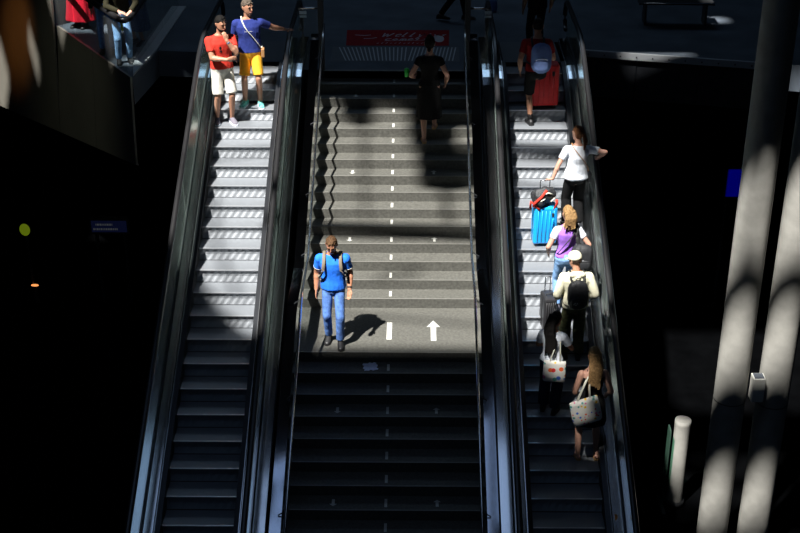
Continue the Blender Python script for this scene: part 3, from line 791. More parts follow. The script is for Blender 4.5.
    # hair
    if hair and hair[0] != 'none':
        kind, hm = hair[0], M[hair[1]]
        hb = MB(); n = 26; rings_ = []
        lowz = -.075 if kind == 'short' else -.10
        for k in range(15):
            t = -math.pi/2 + math.pi*(k+.3)/14.6; rr = []
            for i in range(n):
                a = 2*math.pi*i/n
                q = V((.086*math.cos(t)*math.cos(a), .108*math.cos(t)*math.sin(a), .116*math.sin(t)))
                th = .046 + .010*math.sin(a*7+1.3) + (.012 if abs(math.cos(a)) < .5 else -.012)
                if q.z < th and q.y > -.0: q.y = q.y*max(0.02, q.z/th if q.z > 0 else 0)
                if q.z < lowz: q.z = lowz
                rr.append(HX(q + V((0, -.004, 1.69))))
            rings_.append(rr)
        hb.rings(rings_)
        if kind == 'short':
            for k in range(60):
                a = random.uniform(0, 2*math.pi); t = random.uniform(.35, 1.4)
                q = V((.084*math.cos(t)*math.cos(a), .103*math.cos(t)*math.sin(a), .105*math.sin(t))) + V((0, -.004, 1.69))
                hb.cone(HX(q), .010*S, HX(q + V((random.uniform(-.012, .012), .016, .008))), .006*S, 6)
        if kind == 'bun': hb.ell(HX((0, -.05, 1.80)), (.042*S, .042*S, .038*S)); hb.ell(HX((0, -.085, 1.60)), (.03*S, .03*S, .05*S))
        if kind == 'ponytail':
            hb.ell(HX((0, -.125, 1.66)), (.034*S, .034*S, .03*S)); hb.cone(HX((0, -.14, 1.66)), .03*S, HX((.01, -.16, 1.55)), .034*S); hb.cone(HX((.01, -.16, 1.55)), .034*S, HX((.0, -.135, 1.42)), .014*S)
        if kind in ('long', 'bob'):
            L = hair[2] if len(hair) > 2 else .42; rs = []
            for k in range(9):
                t = k/8; z = 1.74 - L*t; w_ = .082 + .03*math.sin(t*2.2) - .035*t*t; dy = -.065 - .06*min(1, t*2)
                rs.append([(HX(q) if z > 1.52 else HX(q).lerp(X(q), min(1, (1.52-z)/.15))) for q in ring_e((0, dy, z), w_, .045 - .012*t, 18)])
            hb.rings(rs)
            for k in range(16):
                x = random.uniform(-.09, .09); hb.cone(HX((x*.8, -.1, 1.66)), .012*S, X((x, -.15, 1.72-L-random.uniform(-.03, .04))), .007*S, 6)
        remesh(hb, 'hair', hm, root, .0075, 1, .004, 60)
    # clothes
    def sleeve(mb, s, frac, infl):
        sh, el, wr = AR[s]; a0 = V((s*sw*.78, -.005, 1.41))
        mb.cone(X(a0), .058*S+infl*.4, X(sh+V((0, 0, -.01))), (.058)*S+infl, ex=(0, 1, 0))
        if frac <= 1:
            e_ = sh.lerp(el, frac); mb.cone(X(sh), .056*S+infl, X(e_), (.051*S+infl), round1=False)
        else:
            mb.cone(X(sh), .056*S+infl, X(el), .045*S+infl)
            e_ = el.lerp(wr, frac-1); mb.cone(X(el), .045*S+infl, X(e_), .034*S+infl, round1=False)
    if top:
        kind, mt = top[0], M[top[1]]; tb = MB(); infl = .014
        hem = top[2] if len(top) > 2 else .93
        if kind in ('tee', 'polo', 'hoodie', 'long', 'vest', 'tank', 'dress'):
            if kind == 'hoodie': infl = .034
            if kind == 'tank': torso(tb, .010, hem, 1.37)
            else: torso(tb, infl, hem, 1.478 if kind != 'vest' else 1.47, .03 if kind in ('tee', 'polo') else 0)
            if kind in ('tee', 'polo'):
                for s in (-1, 1): sleeve(tb, s, .62, .014)
            if kind == 'dress':
                for s in (-1, 1): sleeve(tb, s, .35, .008)
            if kind in ('hoodie', 'long'):
                for s in (-1, 1): sleeve(tb, s, 1.96, .02 if kind == 'hoodie' else .01)
            if kind == 'hoodie': tb.cone(X((-.07, -.09, 1.47)), .05*S, X((.07, -.09, 1.47)), .05*S); tb.cone(X((0, -.10, 1.42)), .06*S, X((0, -.11, 1.36)), .03*S)
            if kind == 'vest':
                for zz in (1.0, 1.06, 1.12, 1.18, 1.24, 1.30, 1.36, 1.42):
                    pass
            if kind == 'tank':
                for s in (-1, 1): tb.cone(X((s*.075, -.09, 1.36)), .014*S, X((s*.085, -.03, 1.47)), .012*S); tb.cone(X((s*.085, -.03, 1.47)), .012*S, X((s*.075, .08, 1.37)), .012*S)
            nm = {'tee': 'tshirt', 'polo': 'polo_shirt', 'hoodie': 'hooded_jacket', 'long': 'long_sleeved_top', 'vest': 'quilted_vest', 'tank': 'top', 'dress': 'dress_top'}[kind]
            remesh(tb, nm, mt, root, .0095, 3, .006, 10, len(label))
            if kind == 'polo':
                c = MB()
                ctr = [X((.062*math.sin(a), -.008+.058*math.cos(a), 1.487 - .03*max(0, math.cos(a)))) for a in [2*math.pi*k/16 for k in range(17)]]
                c.tube(ctr, .014*S, 6); c.build('collar', mt, root, True)
                for s in (-1, 1):
                    sh, el, wr = AR[s]; a = X(sh.lerp(el, .60)); d_ = (X(el)-X(sh)).normalized(); c = MB(); c.cone(a-d_*.006, .0672*S, a+d_*.006, .0668*S, 18, round0=False, round1=False); c.build('sleeve_trim', M['whiteshorts'], root, True)
        if kind == 'vest':
            for s in (-1, 1):
                tb = MB(); sleeve(tb, s, .5, .010); remesh(tb, 'tshirt_sleeve', M['white'], root, .01, 2)
    if bottom:
        kind, mt = bottom[0], M[bottom[1]]; bb = MB()
        def legc(frac, i0, i1, rd=False):
            for s in (-1, 1):
                h_, k_, a_, fd = legs[s]
                if frac <= 1: bb.cone(P(h_), .082*S+i0, P(h_.lerp(k_, frac)), .064*S+i1, 16, round1=False)
                else:
                    bb.cone(P(h_), .080*S+i0, P(k_), .056*S+i1, 16); bb.cone(P(k_), .056*S+i1, P(k_.lerp(a_, frac-1)), .046*S+i1, 16, round1=False)
        if kind != 'skirt': bb.cone(P(V((-.075, .005, .875))), .098*S, P(V((.075, .005, .875))), .098*S, ex=(0, 1, 0), e=1.0)
        if kind == 'shorts': torso(bb, .016, .82, 1.03); legc(bottom[2] if len(bottom) > 2 else .85, .012, .026)
        if kind == 'trousers': torso(bb, .013, .82, 1.04); legc(1.96, .006, .012)
        if kind == 'wide': torso(bb, .013, .82, 1.06); legc(1.96, .012, .034)
        if kind == 'skirt':
            L = bottom[2]; rs = []; f_ = bottom[3] if len(bottom) > 3 else .1
            for k in range(10):
                t = k/9; z = 1.08 - (1.08-L)*t; rx = (.13 + .06*min(1, t*3) + f_*t); ry = .105 + .03*min(1, t*3) + f_*t
                q = []
                for i, p_ in enumerate(ring_e((0, 0, z), rx, ry, 36)):
                    w_ = 1 + .05*t*math.sin(i*1.4+1); q.append(torso_pt(V((p_.x*w_, p_.y*w_, p_.z))))
                rs.append(q)
            bb.rings(rs)
        remesh(bb, {'shorts': 'shorts', 'trousers': 'trousers', 'wide': 'trousers', 'skirt': 'skirt'}[kind], mt, root, .0095, 3, .006, 9, len(label)+3)
    # shoes
    if shoes:
        for s in (-1, 1):
            h_, k_, a_, fd = legs[s]; sb = MB(); rt = V((fd.y, -fd.x, 0)); base = V((a_.x, a_.y, a_.z-.085))
            sh_ = MB()
            def rg(t, w_, h0, h1):
                c = base + fd*t; return [P(c + rt*w_*math.cos(q) + V((0, 0, (h0+h1)/2 + (h1-h0)/2*math.sin(q)))) for q in [2*math.pi*j/14 for j in range(14)]]
            if shoes[0] == 'shoe':
                sh_.rings([rg(-.085, .018, .012, .06), rg(-.07, .034, .006, .09), rg(-.02, .042, .006, .11), rg(.04, .044, .006, .095), rg(.10, .048, .006, .07), rg(.16, .045, .006, .052), rg(.195, .02, .01, .035)])
                o = sh_.build('shoe', M[shoes[1]], root, True)
                so = MB(); out = [(-.09, .02), (-.075, .036), (0, .044), (.1, .052), (.165, .048), (.205, .018)]
                pl = [base+fd*t+rt*w_ for t, w_ in out] + [base+fd*t-rt*w_ for t, w_ in out[::-1]]
                so.prism([P(p+V((0, 0, .0))) for p in pl], (0, 0, .022*S)); so.build('sole', M[shoes[2] if len(shoes) > 2 else 'shoe_black'], o)
            else:
                out = [(-.08, .02), (-.06, .034), (0, .036), (.1, .045), (.16, .04), (.19, .015)]
                pl = [base+fd*t+rt*w_ for t, w_ in out] + [base+fd*t-rt*w_ for t, w_ in out[::-1]]
                sh_.prism([P(p) for p in pl], (0, 0, .018*S)); o = sh_.build('sandal', M[shoes[1]], root)
                so = MB(); so.tube([P(base+fd*.09+rt*.046+V((0, 0, .01))), P(base+fd*.085+V((0, 0, .065))), P(base+fd*.09-rt*.046+V((0, 0, .01)))], .009*S, 6)
                so.tube([P(base+fd*-.01+rt*.04+V((0, 0, .01))), P(base+fd*.01+V((0, .03, .1))), P(base+fd*-.01-rt*.04+V((0, 0, .01)))], .008*S, 6); so.build('sandal_strap', M[shoes[1]], o)
    return dict(root=root, X=X, P=P, HX=HX, S=S, AR=AR, legs=legs, RM=RM, U=U, tp=torso_pt)

def wrap_strap(p, pts, w, th, m_, name='strap', parent=None, body=True):
    # flat strap through torso-frame points
    mb = MB(); q = [p['X'](x) for x in pts]
    if parent is not None and parent is not p['root']: q = [parent.matrix_basis.inverted() @ (p['RM'] @ a) for a in q]
    # smooth by catmull
    out = []
    for i in range(len(q)-1):
        a = q[max(0, i-1)]; b_ = q[i]; c = q[i+1]; d_ = q[min(len(q)-1, i+2)]
        for k in range(4):
            t = k/4; out.append(.5*((2*b_) + (c-a)*t + (2*a-5*b_+4*c-d_)*t*t + (-a+3*b_-3*c+d_)*t**3))
    out.append(q[-1]); mb.tube(out, w, 8, 0, th/w)
    return mb.build(name, m_, parent or p['root'], True)

def bag_root(p, name, label, cat, group=None):
    r = empty(name, p['RM'].translation, p['root'].rotation_euler.z, label=label, cat=cat, group=group)
    return r

def pack_shape(mb, p, c, w, h, d, seed=0):
    # rounded rucksack in torso frame, behind the back
    rs = []
    for k in range(13):
        t = k/12; z = c[2] - h/2 + h*t; e = (1 - abs(2*t-1)**3.2)**.4 if 0 < t < 1 else .25
        e = max(e, .25); bul = 1 - .12*t
        rs.append([p['X'](q) for q in ring_e((c[0], c[1], z), w/2*e, d/2*bul*e, 20, None, 3)])
    mb.rings(rs)

def rucksack(p, label, mt, w=.30, h=.45, d=.17, z=1.24, strap='strap', pocket=True, shift=0, strap_r=.022):
    r = bag_root(p, 'backpack', label, 'backpack')
    mb = MB(); c = (shift, -.135-d/2, z); pack_shape(mb, p, c, w, h, d)
    remesh(mb, 'bag_body', M[mt], r, .011, 2, .006, 12)
    if pocket:
        mb = MB(); rs = []
        for k in range(7):
            t = k/6; e = max(.3, (1-abs(2*t-1)**3)**.4); rs.append([p['X'](q) for q in ring_e((shift, c[1]-d/2+.005, z-h*.42+h*.42*t), w*.36*e, .038*e, 16, None, 3)])
        mb.rings(rs); mb.build('front_pocket', M[mt], r, True)
        mb = MB(); mb.tube([p['X']((shift-w*.3, c[1]-d/2-.028, z-.0)), p['X']((shift, c[1]-d/2-.04, z+.015)), p['X']((shift+w*.3, c[1]-d/2-.028, z))], .004, 5); mb.build('zip', M['guide'], r)
    mb = MB(); mb.tube([p['X']((shift-.03, c[1]+.02, z+h/2-.02)), p['X']((shift-.025, c[1]+.01, z+h/2+.03)), p['X']((shift+.025, c[1]+.01, z+h/2+.03)), p['X']((shift+.03, c[1]+.02, z+h/2-.02))], .007, 6); mb.build('carry_loop', M[strap], r, True)
    return r
def shoulder_straps(p, r, mt='strap', w=.02, x=.095, zb=1.10, sides=(-1, 1), yoff=0.0):
    for s in sides:
        wrap_strap(p, [(s*x*.8, -.14-yoff, 1.34), (s*x, -.10-yoff, 1.44), (s*x, -.02, 1.495+yoff*.5), (s*x, .06+yoff, 1.46), (s*x*1.05, .125+yoff, 1.36), (s*x*1.2, .13+yoff, 1.25), (s*x*1.6, .08+yoff, 1.14), (s*x*1.75, -.05, zb), (s*x*1.2, -.15, zb-.02)],
                   w, .007, M[mt], 'strap', r)

def suitcase(loc, rz, w, d, h, mt, label, tilt=(0, 0), handle=True, ribs=True):
    r = empty('suitcase', loc, R(rz), label=label, cat='suitcase'); r.rotation_euler = (R(tilt[0]), R(tilt[1]), R(rz))
    mb = MB(); mb.box((-w/2, -d/2, .05), (w/2, d/2, h)); mb.build('shell', M[mt], r, bevel=.035)
    if ribs:
        for y in (-d/2-.004, d/2+.004):
            mb = MB()
            for k in range(-2, 3):
                x = k*w/6; mb.tube([V((x, y, .1)), V((x, y, h-.06))], .008, 6)
            mb.build('rib_panel', M[mt], r, True)
        for x in (-w/2-.003, w/2+.003):
            mb = MB(); mb.tube([V((x, 0, .09)), V((x, 0, h-.05))], .004, 5); mb.build('zip', M['strap'], r)
        mb = MB(); mb.tube([V((w*.28, -d/2-.005, h*.50)), V((w*.28, -d/2-.03, h*.53)), V((w*.28, -d/2-.03, h*.72)), V((w*.28, -d/2-.005, h*.75))], .009, 6); mb.build('side_handle', M[mt], r, True)
        mb = MB(); mb.box((w*.24, -d/2-.016, h*.76), (w*.33, -d/2-.003, h*.86)); mb.build('lock', M['case_black'], r, bevel=.003)
    for sx in (-1, 1):
        for sy in (-1, 1):
            mb = MB(); n = 14
            mb.rings([[V((sx*(w/2-.05)+xx, sy*(d/2-.05) + .026*math.cos(2*math.pi*i/n), .026 + .026*math.sin(2*math.pi*i/n))) for i in range(n)] for xx in (-.01, .01)]); 
            mb.box((sx*(w/2-.05)-.016, sy*(d/2-.05)-.02, .035), (sx*(w/2-.05)+.016, sy*(d/2-.05)+.02, .056)); mb.build('wheel', M['case_black'], r)
    if handle:
        mb = MB(); mb.tube([V((-w*.2, d*.3, h-.02)), V((-w*.2, d*.3, h+handle)), V((w*.2, d*.3, h+handle)), V((w*.2, d*.3, h-.02))], .009, 6); mb.build('pull_handle', M['steel'], r, True)
    mb = MB(); mb.tube([V((-.05, -d*.1, h-.005)), V((-.045, -d*.1, h+.025)), V((.045, -d*.1, h+.025)), V((.05, -d*.1, h-.005))], .01, 6); mb.build('grab_handle', M['case_black'], r, True)
    return r

def tote(p, label, mt, c, w, h, d, tilt, sh, group=None, zrot=0.0):
    # c: torso-frame centre of the bag; sh: shoulder / hand point the straps hang from
    r = bag_root(p, 'tote_bag', label, 'tote bag', group)
    mb = MB(); rs = []; Rm = Matrix.Rotation(R(zrot), 3, 'Z') @ Matrix.Rotation(R(tilt), 3, 'Y'); cc = V(c)
    prof_ = ((0, .85, .5), (.06, .96, .9), (.3, 1.0, 1.1), (.6, .99, 1.0), (.85, .96, .7), (1.0, .94, .35))
    for t, ww, dd in prof_:
        ring = ring_e((0, 0, -h/2 + h*t), w/2*ww, d/2*dd, 24, None, 4)
        rs.append([p['X'](cc + Rm @ q) for q in ring])
    mb.rings(rs)
    body = mb.build('bag_body', M[mt], r, True)
    for y in (-.012, .012):
        mb = MB(); a = p['X'](cc + Rm @ V((-w*.22, y, h/2-.01))); b_ = p['X'](cc + Rm @ V((w*.22, y, h/2-.01))); s_ = p['X'](V(sh) + V((0, y, 0)))
        mb.tube([a, a.lerp(s_, .9), s_ + V((0, 0, .008)), b_.lerp(s_, .9), b_], .011, 6, 0, .35); mb.build('strap', M['strap_pale'], r, True)
    return r

def ez(n): return SZ0 - .1958*n
def ey(n): return SY0 - .4*n

# 1 man in red on the left escalator
p = person('bearded man in red t-shirt and white shorts on the left escalator, hand at chin', (-2.96, -1.08, ez(-1)), 202, 1.92,
           lean=(2, 0, 0), head=(22, 10), feet=((-.11, .02, 0), (.12, -.06, 0)),
           arms={'r': dict(to=(-.03, .27, 1.15), hint=(1, -.4, -.6), dir=(-1, .1, .15), palm=(0, -1, 0), curl=.3),
                 'l': dict(to=(-.05, .215, 1.44), hint=(-.6, .2, -1), dir=(.25, -.25, 1), palm=(.2, -1, 0), curl=.8)},
           top=('tee', 'red', .94), bottom=('shorts', 'whiteshorts', .92), hair=('short', 'hair_black'), shoes=('shoe', 'shoe_grey', 'sole'), fyaw=(.1, .25))
HX = p['HX']; S = p['S']; b = MB()
b.rings([[HX(q) for q in ring_e((0, yo, z), rx, ry, 16)] for z, rx, ry, yo in ((1.543, .018, .02, .068), (1.555, .043, .05, .048), (1.578, .059, .07, .034), (1.60, .067, .08, .02), (1.625, .07, .06, -.005))])
remesh(b, 'beard', M['hair_black'], p['root'], .007, 1)
b = MB(); sh, el, wr = p['AR'][-1]; a = p['X'](wr.lerp(el, .12)); c = p['X'](wr.lerp(el, .2)); b.cone(a, .033, c, .034, 14, round0=False, round1=False); b.build('wristwatch', M['watch'], p['root'], True)
b = MB(); b.ell(p['X']((.035, .125, 1.30)), (.022, .008, .03)); b.ell(p['X']((.03, .125, 1.25)), (.02, .008, .028)); b.build('hanging_sunglasses', M['sunglass'], p['root'], True)
# 2 man in navy
p = person('man in navy t-shirt and yellow shorts on the left escalator, arm stretched to the handrail', (-2.50, -.70, ez(-2)), 186, 1.90,
           lean=(2, 2, 0), head=(38, 4), feet=((-.12, .06, 0), (.13, .0, 0)),
           arms={'l': dict(world=(-1.88, -.28, .82), hint=(-.3, .2, -1), dir=(-1, .15, -.05), palm=(0, 0, -1), curl=.35),
                 'r': dict(to=(.25, .1, .93), palm=(-1, 0, 0))},
           top=('tee', 'navy', .93), bottom=('shorts', 'yellow', .88), hair=('short', 'hair_grey'), shoes=('shoe', 'shoe_teal', 'sole'), bulk=1.08, fyaw=(.15, .4))
cb = bag_root(p, 'crossbody_bag', 'pale crossbody bag strapped over the navy t-shirt of the man in yellow shorts', 'bag')
wrap_strap(p, [(.10, -.02, 1.51), (.09, .07, 1.46), (.03, .145, 1.34), (-.07, .15, 1.2), (-.15, .14, 1.07), (-.18, .10, 1.0)], .013, .005, M['strap_pale'], 'strap', cb)
wrap_strap(p, [(.10, -.02, 1.51), (.06, -.11, 1.42), (-.06, -.15, 1.25), (-.17, -.06, 1.05), (-.19, .08, 1.0)], .013, .005, M['strap_pale'], 'strap', cb)
b = MB(); c_ = p['X']((-.20, .10, .93)); b.box(c_-V((.03, .07, .08)), c_+V((.03, .07, .07))); b.build('pouch', M['strap_tan'], cb, bevel=.012)
b = MB(); sh, el, wr = p['AR'][-1]; a = p['X'](wr.lerp(el, .1)); c = p['X'](wr.lerp(el, .17)); b.cone(a, .031, c, .032, 14, round0=False, round1=False); b.build('wristwatch', M['strap'], p['root'], True)
for k in range(6):
    b = MB(); c = p['X']((-.055+k*.022, .142, 1.30)); b.box(c-V((.006, .003, .004)), c+V((.006, .002, .005)))
    b.build('chest_print', M['paint'], p['root'])
# 3 woman in black going up the stairs
p = person('woman in black dress seen from behind, climbing the right side of the sunny stairs', (.62, -1.5, -5*RI), 0, 1.86, fem=True, skin='skin2',
           head=(-8, 0), feet=((-.08, -.05, 0), (.09, .2, RI)),
           arms={'l': dict(to=(-.24, .16, 1.05), hint=(-.5, -1, 0), dir=(.1, 1, .1), palm=(1, 0, 0), curl=.6), 'r': dict(to=(.27, .1, .98), hint=(.5, -1, 0))},
           top=('dress', 'blackcloth', .98), bottom=('skirt', 'blackcloth', .42, .02), hair=('bun', 'hair_black'), shoes=('sandal', 'sandal'), face=True)
sh, el, wr = p['AR'][-1]; wp = p['RM'] @ p['X'](wr + V((-.13, .03, .06)))
c = empty('green_cup', wp - V((.0, .0, .06)), label='bright green cup held in the left hand of the woman in black', cat='cup')
b = MB(); b.rings([ring_e((0, 0, z), r_, r_, 16, None, 2) for z, r_ in ((0, .03), (.06, .037), (.12, .042))]); b.build('cup_body', M['green'], c, True)
b = MB(); b.rings([ring_e((0, 0, z), r_, r_, 16, None, 2) for z, r_ in ((.12, .045), (.135, .043), (.15, .02))]); b.build('lid', M['green'], c, True)
# 4 man in blue polo walking down
p = person('man in bright blue polo shirt and jeans walking down onto the stair landing', (-.81, -5.70, ZL), 180, 1.78,
           lean=(4, 0, 0), head=(-4, 20), feet=((-.09, .12, 0), (.09, -.05, 0)),
           arms={'l': dict(to=(-.24, .10, .93), hint=(-.25, -1, 0), palm=(.4, 1, 0), curl=.6), 'r': dict(to=(.25, .04, .90), hint=(.2, -1, 0), curl=.4)},
           top=('polo', 'blue', .91), bottom=('trousers', 'jeans'), hair=('short', 'hair_brown'), shoes=('shoe', 'shoe_black'), skin='skin3')
r = rucksack(p, 'taupe backpack worn by the man in the blue polo, only its shoulder straps visible', 'pack_olive', .3, .44, .15, 1.22)
shoulder_straps(p, r, 'pack_olive', .026, .118, 1.1, yoff=.012)
b = MB(); sh, el, wr = p['AR'][-1]; a = p['X'](wr.lerp(el, .1)); c = p['X'](wr.lerp(el, .19)); b.cone(a, .032, c, .033, 14, round0=False, round1=False); b.build('wristwatch', M['strap'], p['root'], True)
# 5 man in dark red with pale blue rucksack
p = person('traveller in dark red t-shirt and black shorts, highest on the right escalator', (2.46, -1.12, ez(-1)), 6, 1.86,
           head=(-5, 8), feet=((-.06, .0, 0), (.08, .34, .1958)), lean=(4, 0, -8),
           arms={'l': dict(to=(-.26, .04, .93), hint=(-.4, -1, 0)), 'r': dict(to=(.22, .3, 1.1), hint=(.4, -1, -.3))},
           top=('tee', 'darkred', .95), bottom=('shorts', 'blackcloth', .95), hair=('short', 'hair_black'), shoes=('shoe', 'shoe_black'), face=True)
r = rucksack(p, 'pale blue backpack on the back of the traveller in dark red', 'pack_blue', .34, .50, .2, 1.20, shift=.06)
shoulder_straps(p, r)
for s in (-1, 1):
    b = MB(); h_, k_, a_, fd = p['legs'][s]; b.cone(p['P'](a_+V((0, 0, -.02))), .044, p['P'](a_.lerp(k_, .22)), .047, 14, round0=False, round1=False)
    b.build('sock', M['blackcloth'], p['root'], True)
suitcase((2.63, -.74, ez(-2)), 4, .52, .28, .80, 'case_red', 'large bright red hard suitcase beside the traveller in dark red', handle=.06)
# 6 woman in white tee with blue suitcase
p = person('woman in white t-shirt and black trousers on the right escalator, one hand on the handrail', (2.96, -3.30, ez(4)), 8, 1.72, fem=True, skin='skin2',
           head=(28, 8), feet=((-.1, .05, 0), (.1, .0, 0)), lean=(3, 2, 0),
           arms={'r': dict(world=(3.28, -3.25, -.62+.20), hint=(1, -.6, -.2), dir=(.4, 1, .1), palm=(0, 0, -1)), 'l': dict(world=(2.58, -3.42, -.70), hint=(-1, -.6, -.3), dir=(-.6, .5, -.2), palm=(0, 0, -1), curl=.9)},
           top=('tee', 'white', .90), bottom=('wide', 'blackcloth'), hair=('ponytail', 'hair_auburn'), shoes=('shoe', 'shoe_black'), bulk=1.25)
cb = bag_root(p, 'crossbody_bag', 'black shoulder bag on thin tan strap worn by the woman in the white t-shirt', 'bag')
wrap_strap(p, [(-.10, .03, 1.50), (-.09, -.08, 1.45), (-.02, -.135, 1.36), (.09, -.15, 1.23), (.16, -.13, 1.12), (.19, -.05, 1.02)], .012, .005, M['strap_tan'], 'strap', cb)
wrap_strap(p, [(-.10, .03, 1.50), (-.06, .11, 1.38), (.06, .15, 1.22), (.19, .04, 1.02)], .012, .005, M['strap_tan'], 'strap', cb)
b = MB(); c_ = p['X']((.215, .0, .95)); b.box(c_-V((.03, .09, .1)), c_+V((.03, .09, .07))); b.build('pouch', M['pack_black'], cb, bevel=.014)
suitcase((2.47, -3.52, ez(5)), 6, .38, .26, .70, 'case_blue', 'bright sky-blue hard suitcase standing on a step of the right escalator', handle=.38)
# bag on top of the suitcase
r = empty('travel_bag', (2.47, -3.52, ez(5)+.70), R(10), label='black and red holdall resting on top of the bright blue suitcase', cat='bag')
b = MB(); b.ell((-.03, -.02, .16), (.21, .13, .15)); b.ell((-.1, -.03, .10), (.12, .12, .1)); remesh(b, 'bag_body', M['pack_black'], r, .012, 1, .035, 9)
for pts in ([(-.22, -.1, .02), (-.2, -.14, .1), (-.10, -.15, .2), (-.02, -.13, .3)], [(.1, -.12, -.05), (.16, -.13, .05), (.15, -.12, .12)], [(-.26, -.06, -.02), (-.26, -.08, .1), (-.18, -.1, .02), (-.12, -.12, -.04)]):
    b = MB(); b.tube([V(q) for q in pts], .022, 8); b.build('red_trim', M['red'], r, True)
for pts in ([(-.08, -.14, .22), (.0, -.15, .26), (.08, -.13, .22)], [(-.12, -.15, .12), (-.05, -.16, .16)], [(.05, -.14, .1), (.12, -.12, .15)]):
    b = MB(); b.tube([V(q) for q in pts], .012, 6); b.build('pale_strap', M['strap_pale'], r, True)
# 7 woman in purple vest
p = person('blond woman in purple quilted vest and light jeans on the right escalator', (2.70, -4.72, ez(8)), 4, 1.77, fem=True, skin='skin2',
           head=(12, 5), feet=((-.09, .06, 0), (.1, .0, 0)),
           arms={'r': dict(to=(.30, .1, 1.02), hint=(.6, -1, 0)), 'l': dict(to=(-.26, .08, .98), hint=(-.6, -1, 0))},
           top=('vest', 'purple', .97), bottom=('trousers', 'lightjeans'), hair=('bob', 'hair_blond', .22), shoes=('shoe', 'shoe_grey'))
r = rucksack(p, 'bulky black bag slung over the right shoulder of the blond woman in purple', 'pack_black', .34, .42, .24, 1.06, shift=.19)
wrap_strap(p, [(-.15, .0, 1.0), (-.14, -.11, 1.08), (-.05, -.145, 1.22), (.07, -.13, 1.38), (.10, -.06, 1.49), (.10, .02, 1.5)], .012, .006, M['strap'], 'strap', r)
wrap_strap(p, [(.15, -.16, 1.2), (.13, -.14, 1.34), (.125, -.08, 1.46), (.125, .0, 1.5), (.13, .11, 1.38), (.19, .05, 1.1)], .03, .006, M['strap'], 'strap', r)
suitcase((2.44, -4.98, ez(9)), 8, .2, .34, .62, 'case_black', 'narrow black suitcase half hidden between the blond woman and the person in the cap', handle=.25)
# 8 person in cream jacket
p = person('person in cream hooded jacket and cream cap with camouflage trousers on the right escalator', (2.77, -5.52, ez(10)), 2, 1.76,
           head=(38, 14), feet=((-.1, .05, 0), (.1, .0, 0)), lean=(3, 0, 0),
           arms={'l': dict(to=(-.24, .16, 1.0), hint=(-.35, -1, 0)), 'r': dict(to=(.25, .14, 1.02), hint=(.35, -1, 0))},
           top=('hoodie', 'cream', .93), bottom=('wide', 'camo'), hair=('short', 'hair_dark'), shoes=('shoe', 'shoe_black'), skin='skin')
HX = p['HX']; b = MB()
b.rings([[HX(q) for q in ring_e((0, yo, z), rx, ry, 20, None, 2.1)] for z, rx, ry, yo in ((1.675, .088, .108, .0), (1.70, .092, .112, 0), (1.74, .09, .109, 0), (1.775, .075, .092, -.002), (1.80, .05, .06, -.004), (1.81, .018, .022, -.004))])
cap = b.build('cap', M['cream'], p['root'], True)
b = MB(); vis = [(-.075, .07), (-.07, .13), (-.04, .175), (0, .19), (.04, .175), (.07, .13), (.075, .07)]
b.prism([HX((x, y, 1.69 - .25*(y-.07)*.4)) for x, y in vis], (0, 0, .008)); b.build('cap_visor', M['cream'], cap)
r = rucksack(p, 'black backpack with small white mark worn over the cream jacket', 'pack_black', .31, .47, .17, 1.20)
shoulder_straps(p, r, 'strap', .017, .1, 1.0, yoff=.022)
wrap_strap(p, [(-.12, -.12, 1.42), (-.05, -.165, 1.40), (.05, -.17, 1.36)], .006, .004, M['strap'], 'strap', r)
b = MB()
for k, (x, z) in enumerate(((-.05, 1.10), (-.035, 1.12), (-.02, 1.09), (0.0, 1.115))): c = p['X']((x-.02, -.345, z)); b.box(c-V((.007, .002, .009)), c+V((.007, .002, .009)))
b.build('white_mark', M['paint'], r)
# 9 dark haired woman with tote
p = person('woman with long black hair, pale t-shirt and dark wide trousers low on the right escalator', (2.36, -6.40, ez(12)), -18, 1.63, fem=True, skin='skin3',
           head=(-30, 14), feet=((-.1, .04, 0), (.1, -.02, 0)), lean=(4, 0, 0),
           arms={'r': dict(to=(.16, .30, 1.16), hint=(.8, -.6, -.4), dir=(-.2, 1, .4), palm=(-1, 0, .3), curl=.7), 'l': dict(to=(-.1, .30, 1.12), hint=(-.8, -.6, -.4))},
           top=('tee', 'white', .98), bottom=('wide', 'darkjeans'), hair=('long', 'hair_black', .60), shoes=('shoe', 'shoe_black'))
tote(p, 'square canvas tote with large coloured dots on the dark-haired woman', 'tote2', (.10, -.20, .88), .36, .36, .07, 0, (.12, -.01, 1.475), zrot=12)
# 10 blond woman in black with tote
p = person('woman with long blond hair, black short dress and bare legs, lowest on the right escalator', (2.88, -7.02, ez(14)), 4, 1.82, fem=True, skin='skin2',
           head=(5, 4), feet=((-.13, .02, 0), (.13, .0, 0)),
           arms={'l': dict(to=(-.2, .2, 1.05), hint=(-.3, -1, -.2)), 'r': dict(to=(.25, .12, .98), hint=(.25, -1, 0))},
           top=('tank', 'blackcloth', .95), bottom=('skirt', 'blackcloth', .62, .04), hair=('long', 'hair_blond', .46), shoes=('sandal', 'sandal'))
tote(p, 'tilted canvas tote with small coloured dots on the blond woman\'s left arm', 'tote', (-.12, -.25, .95), .42, .40, .09, -14, (-.07, -.06, 1.42), zrot=6)
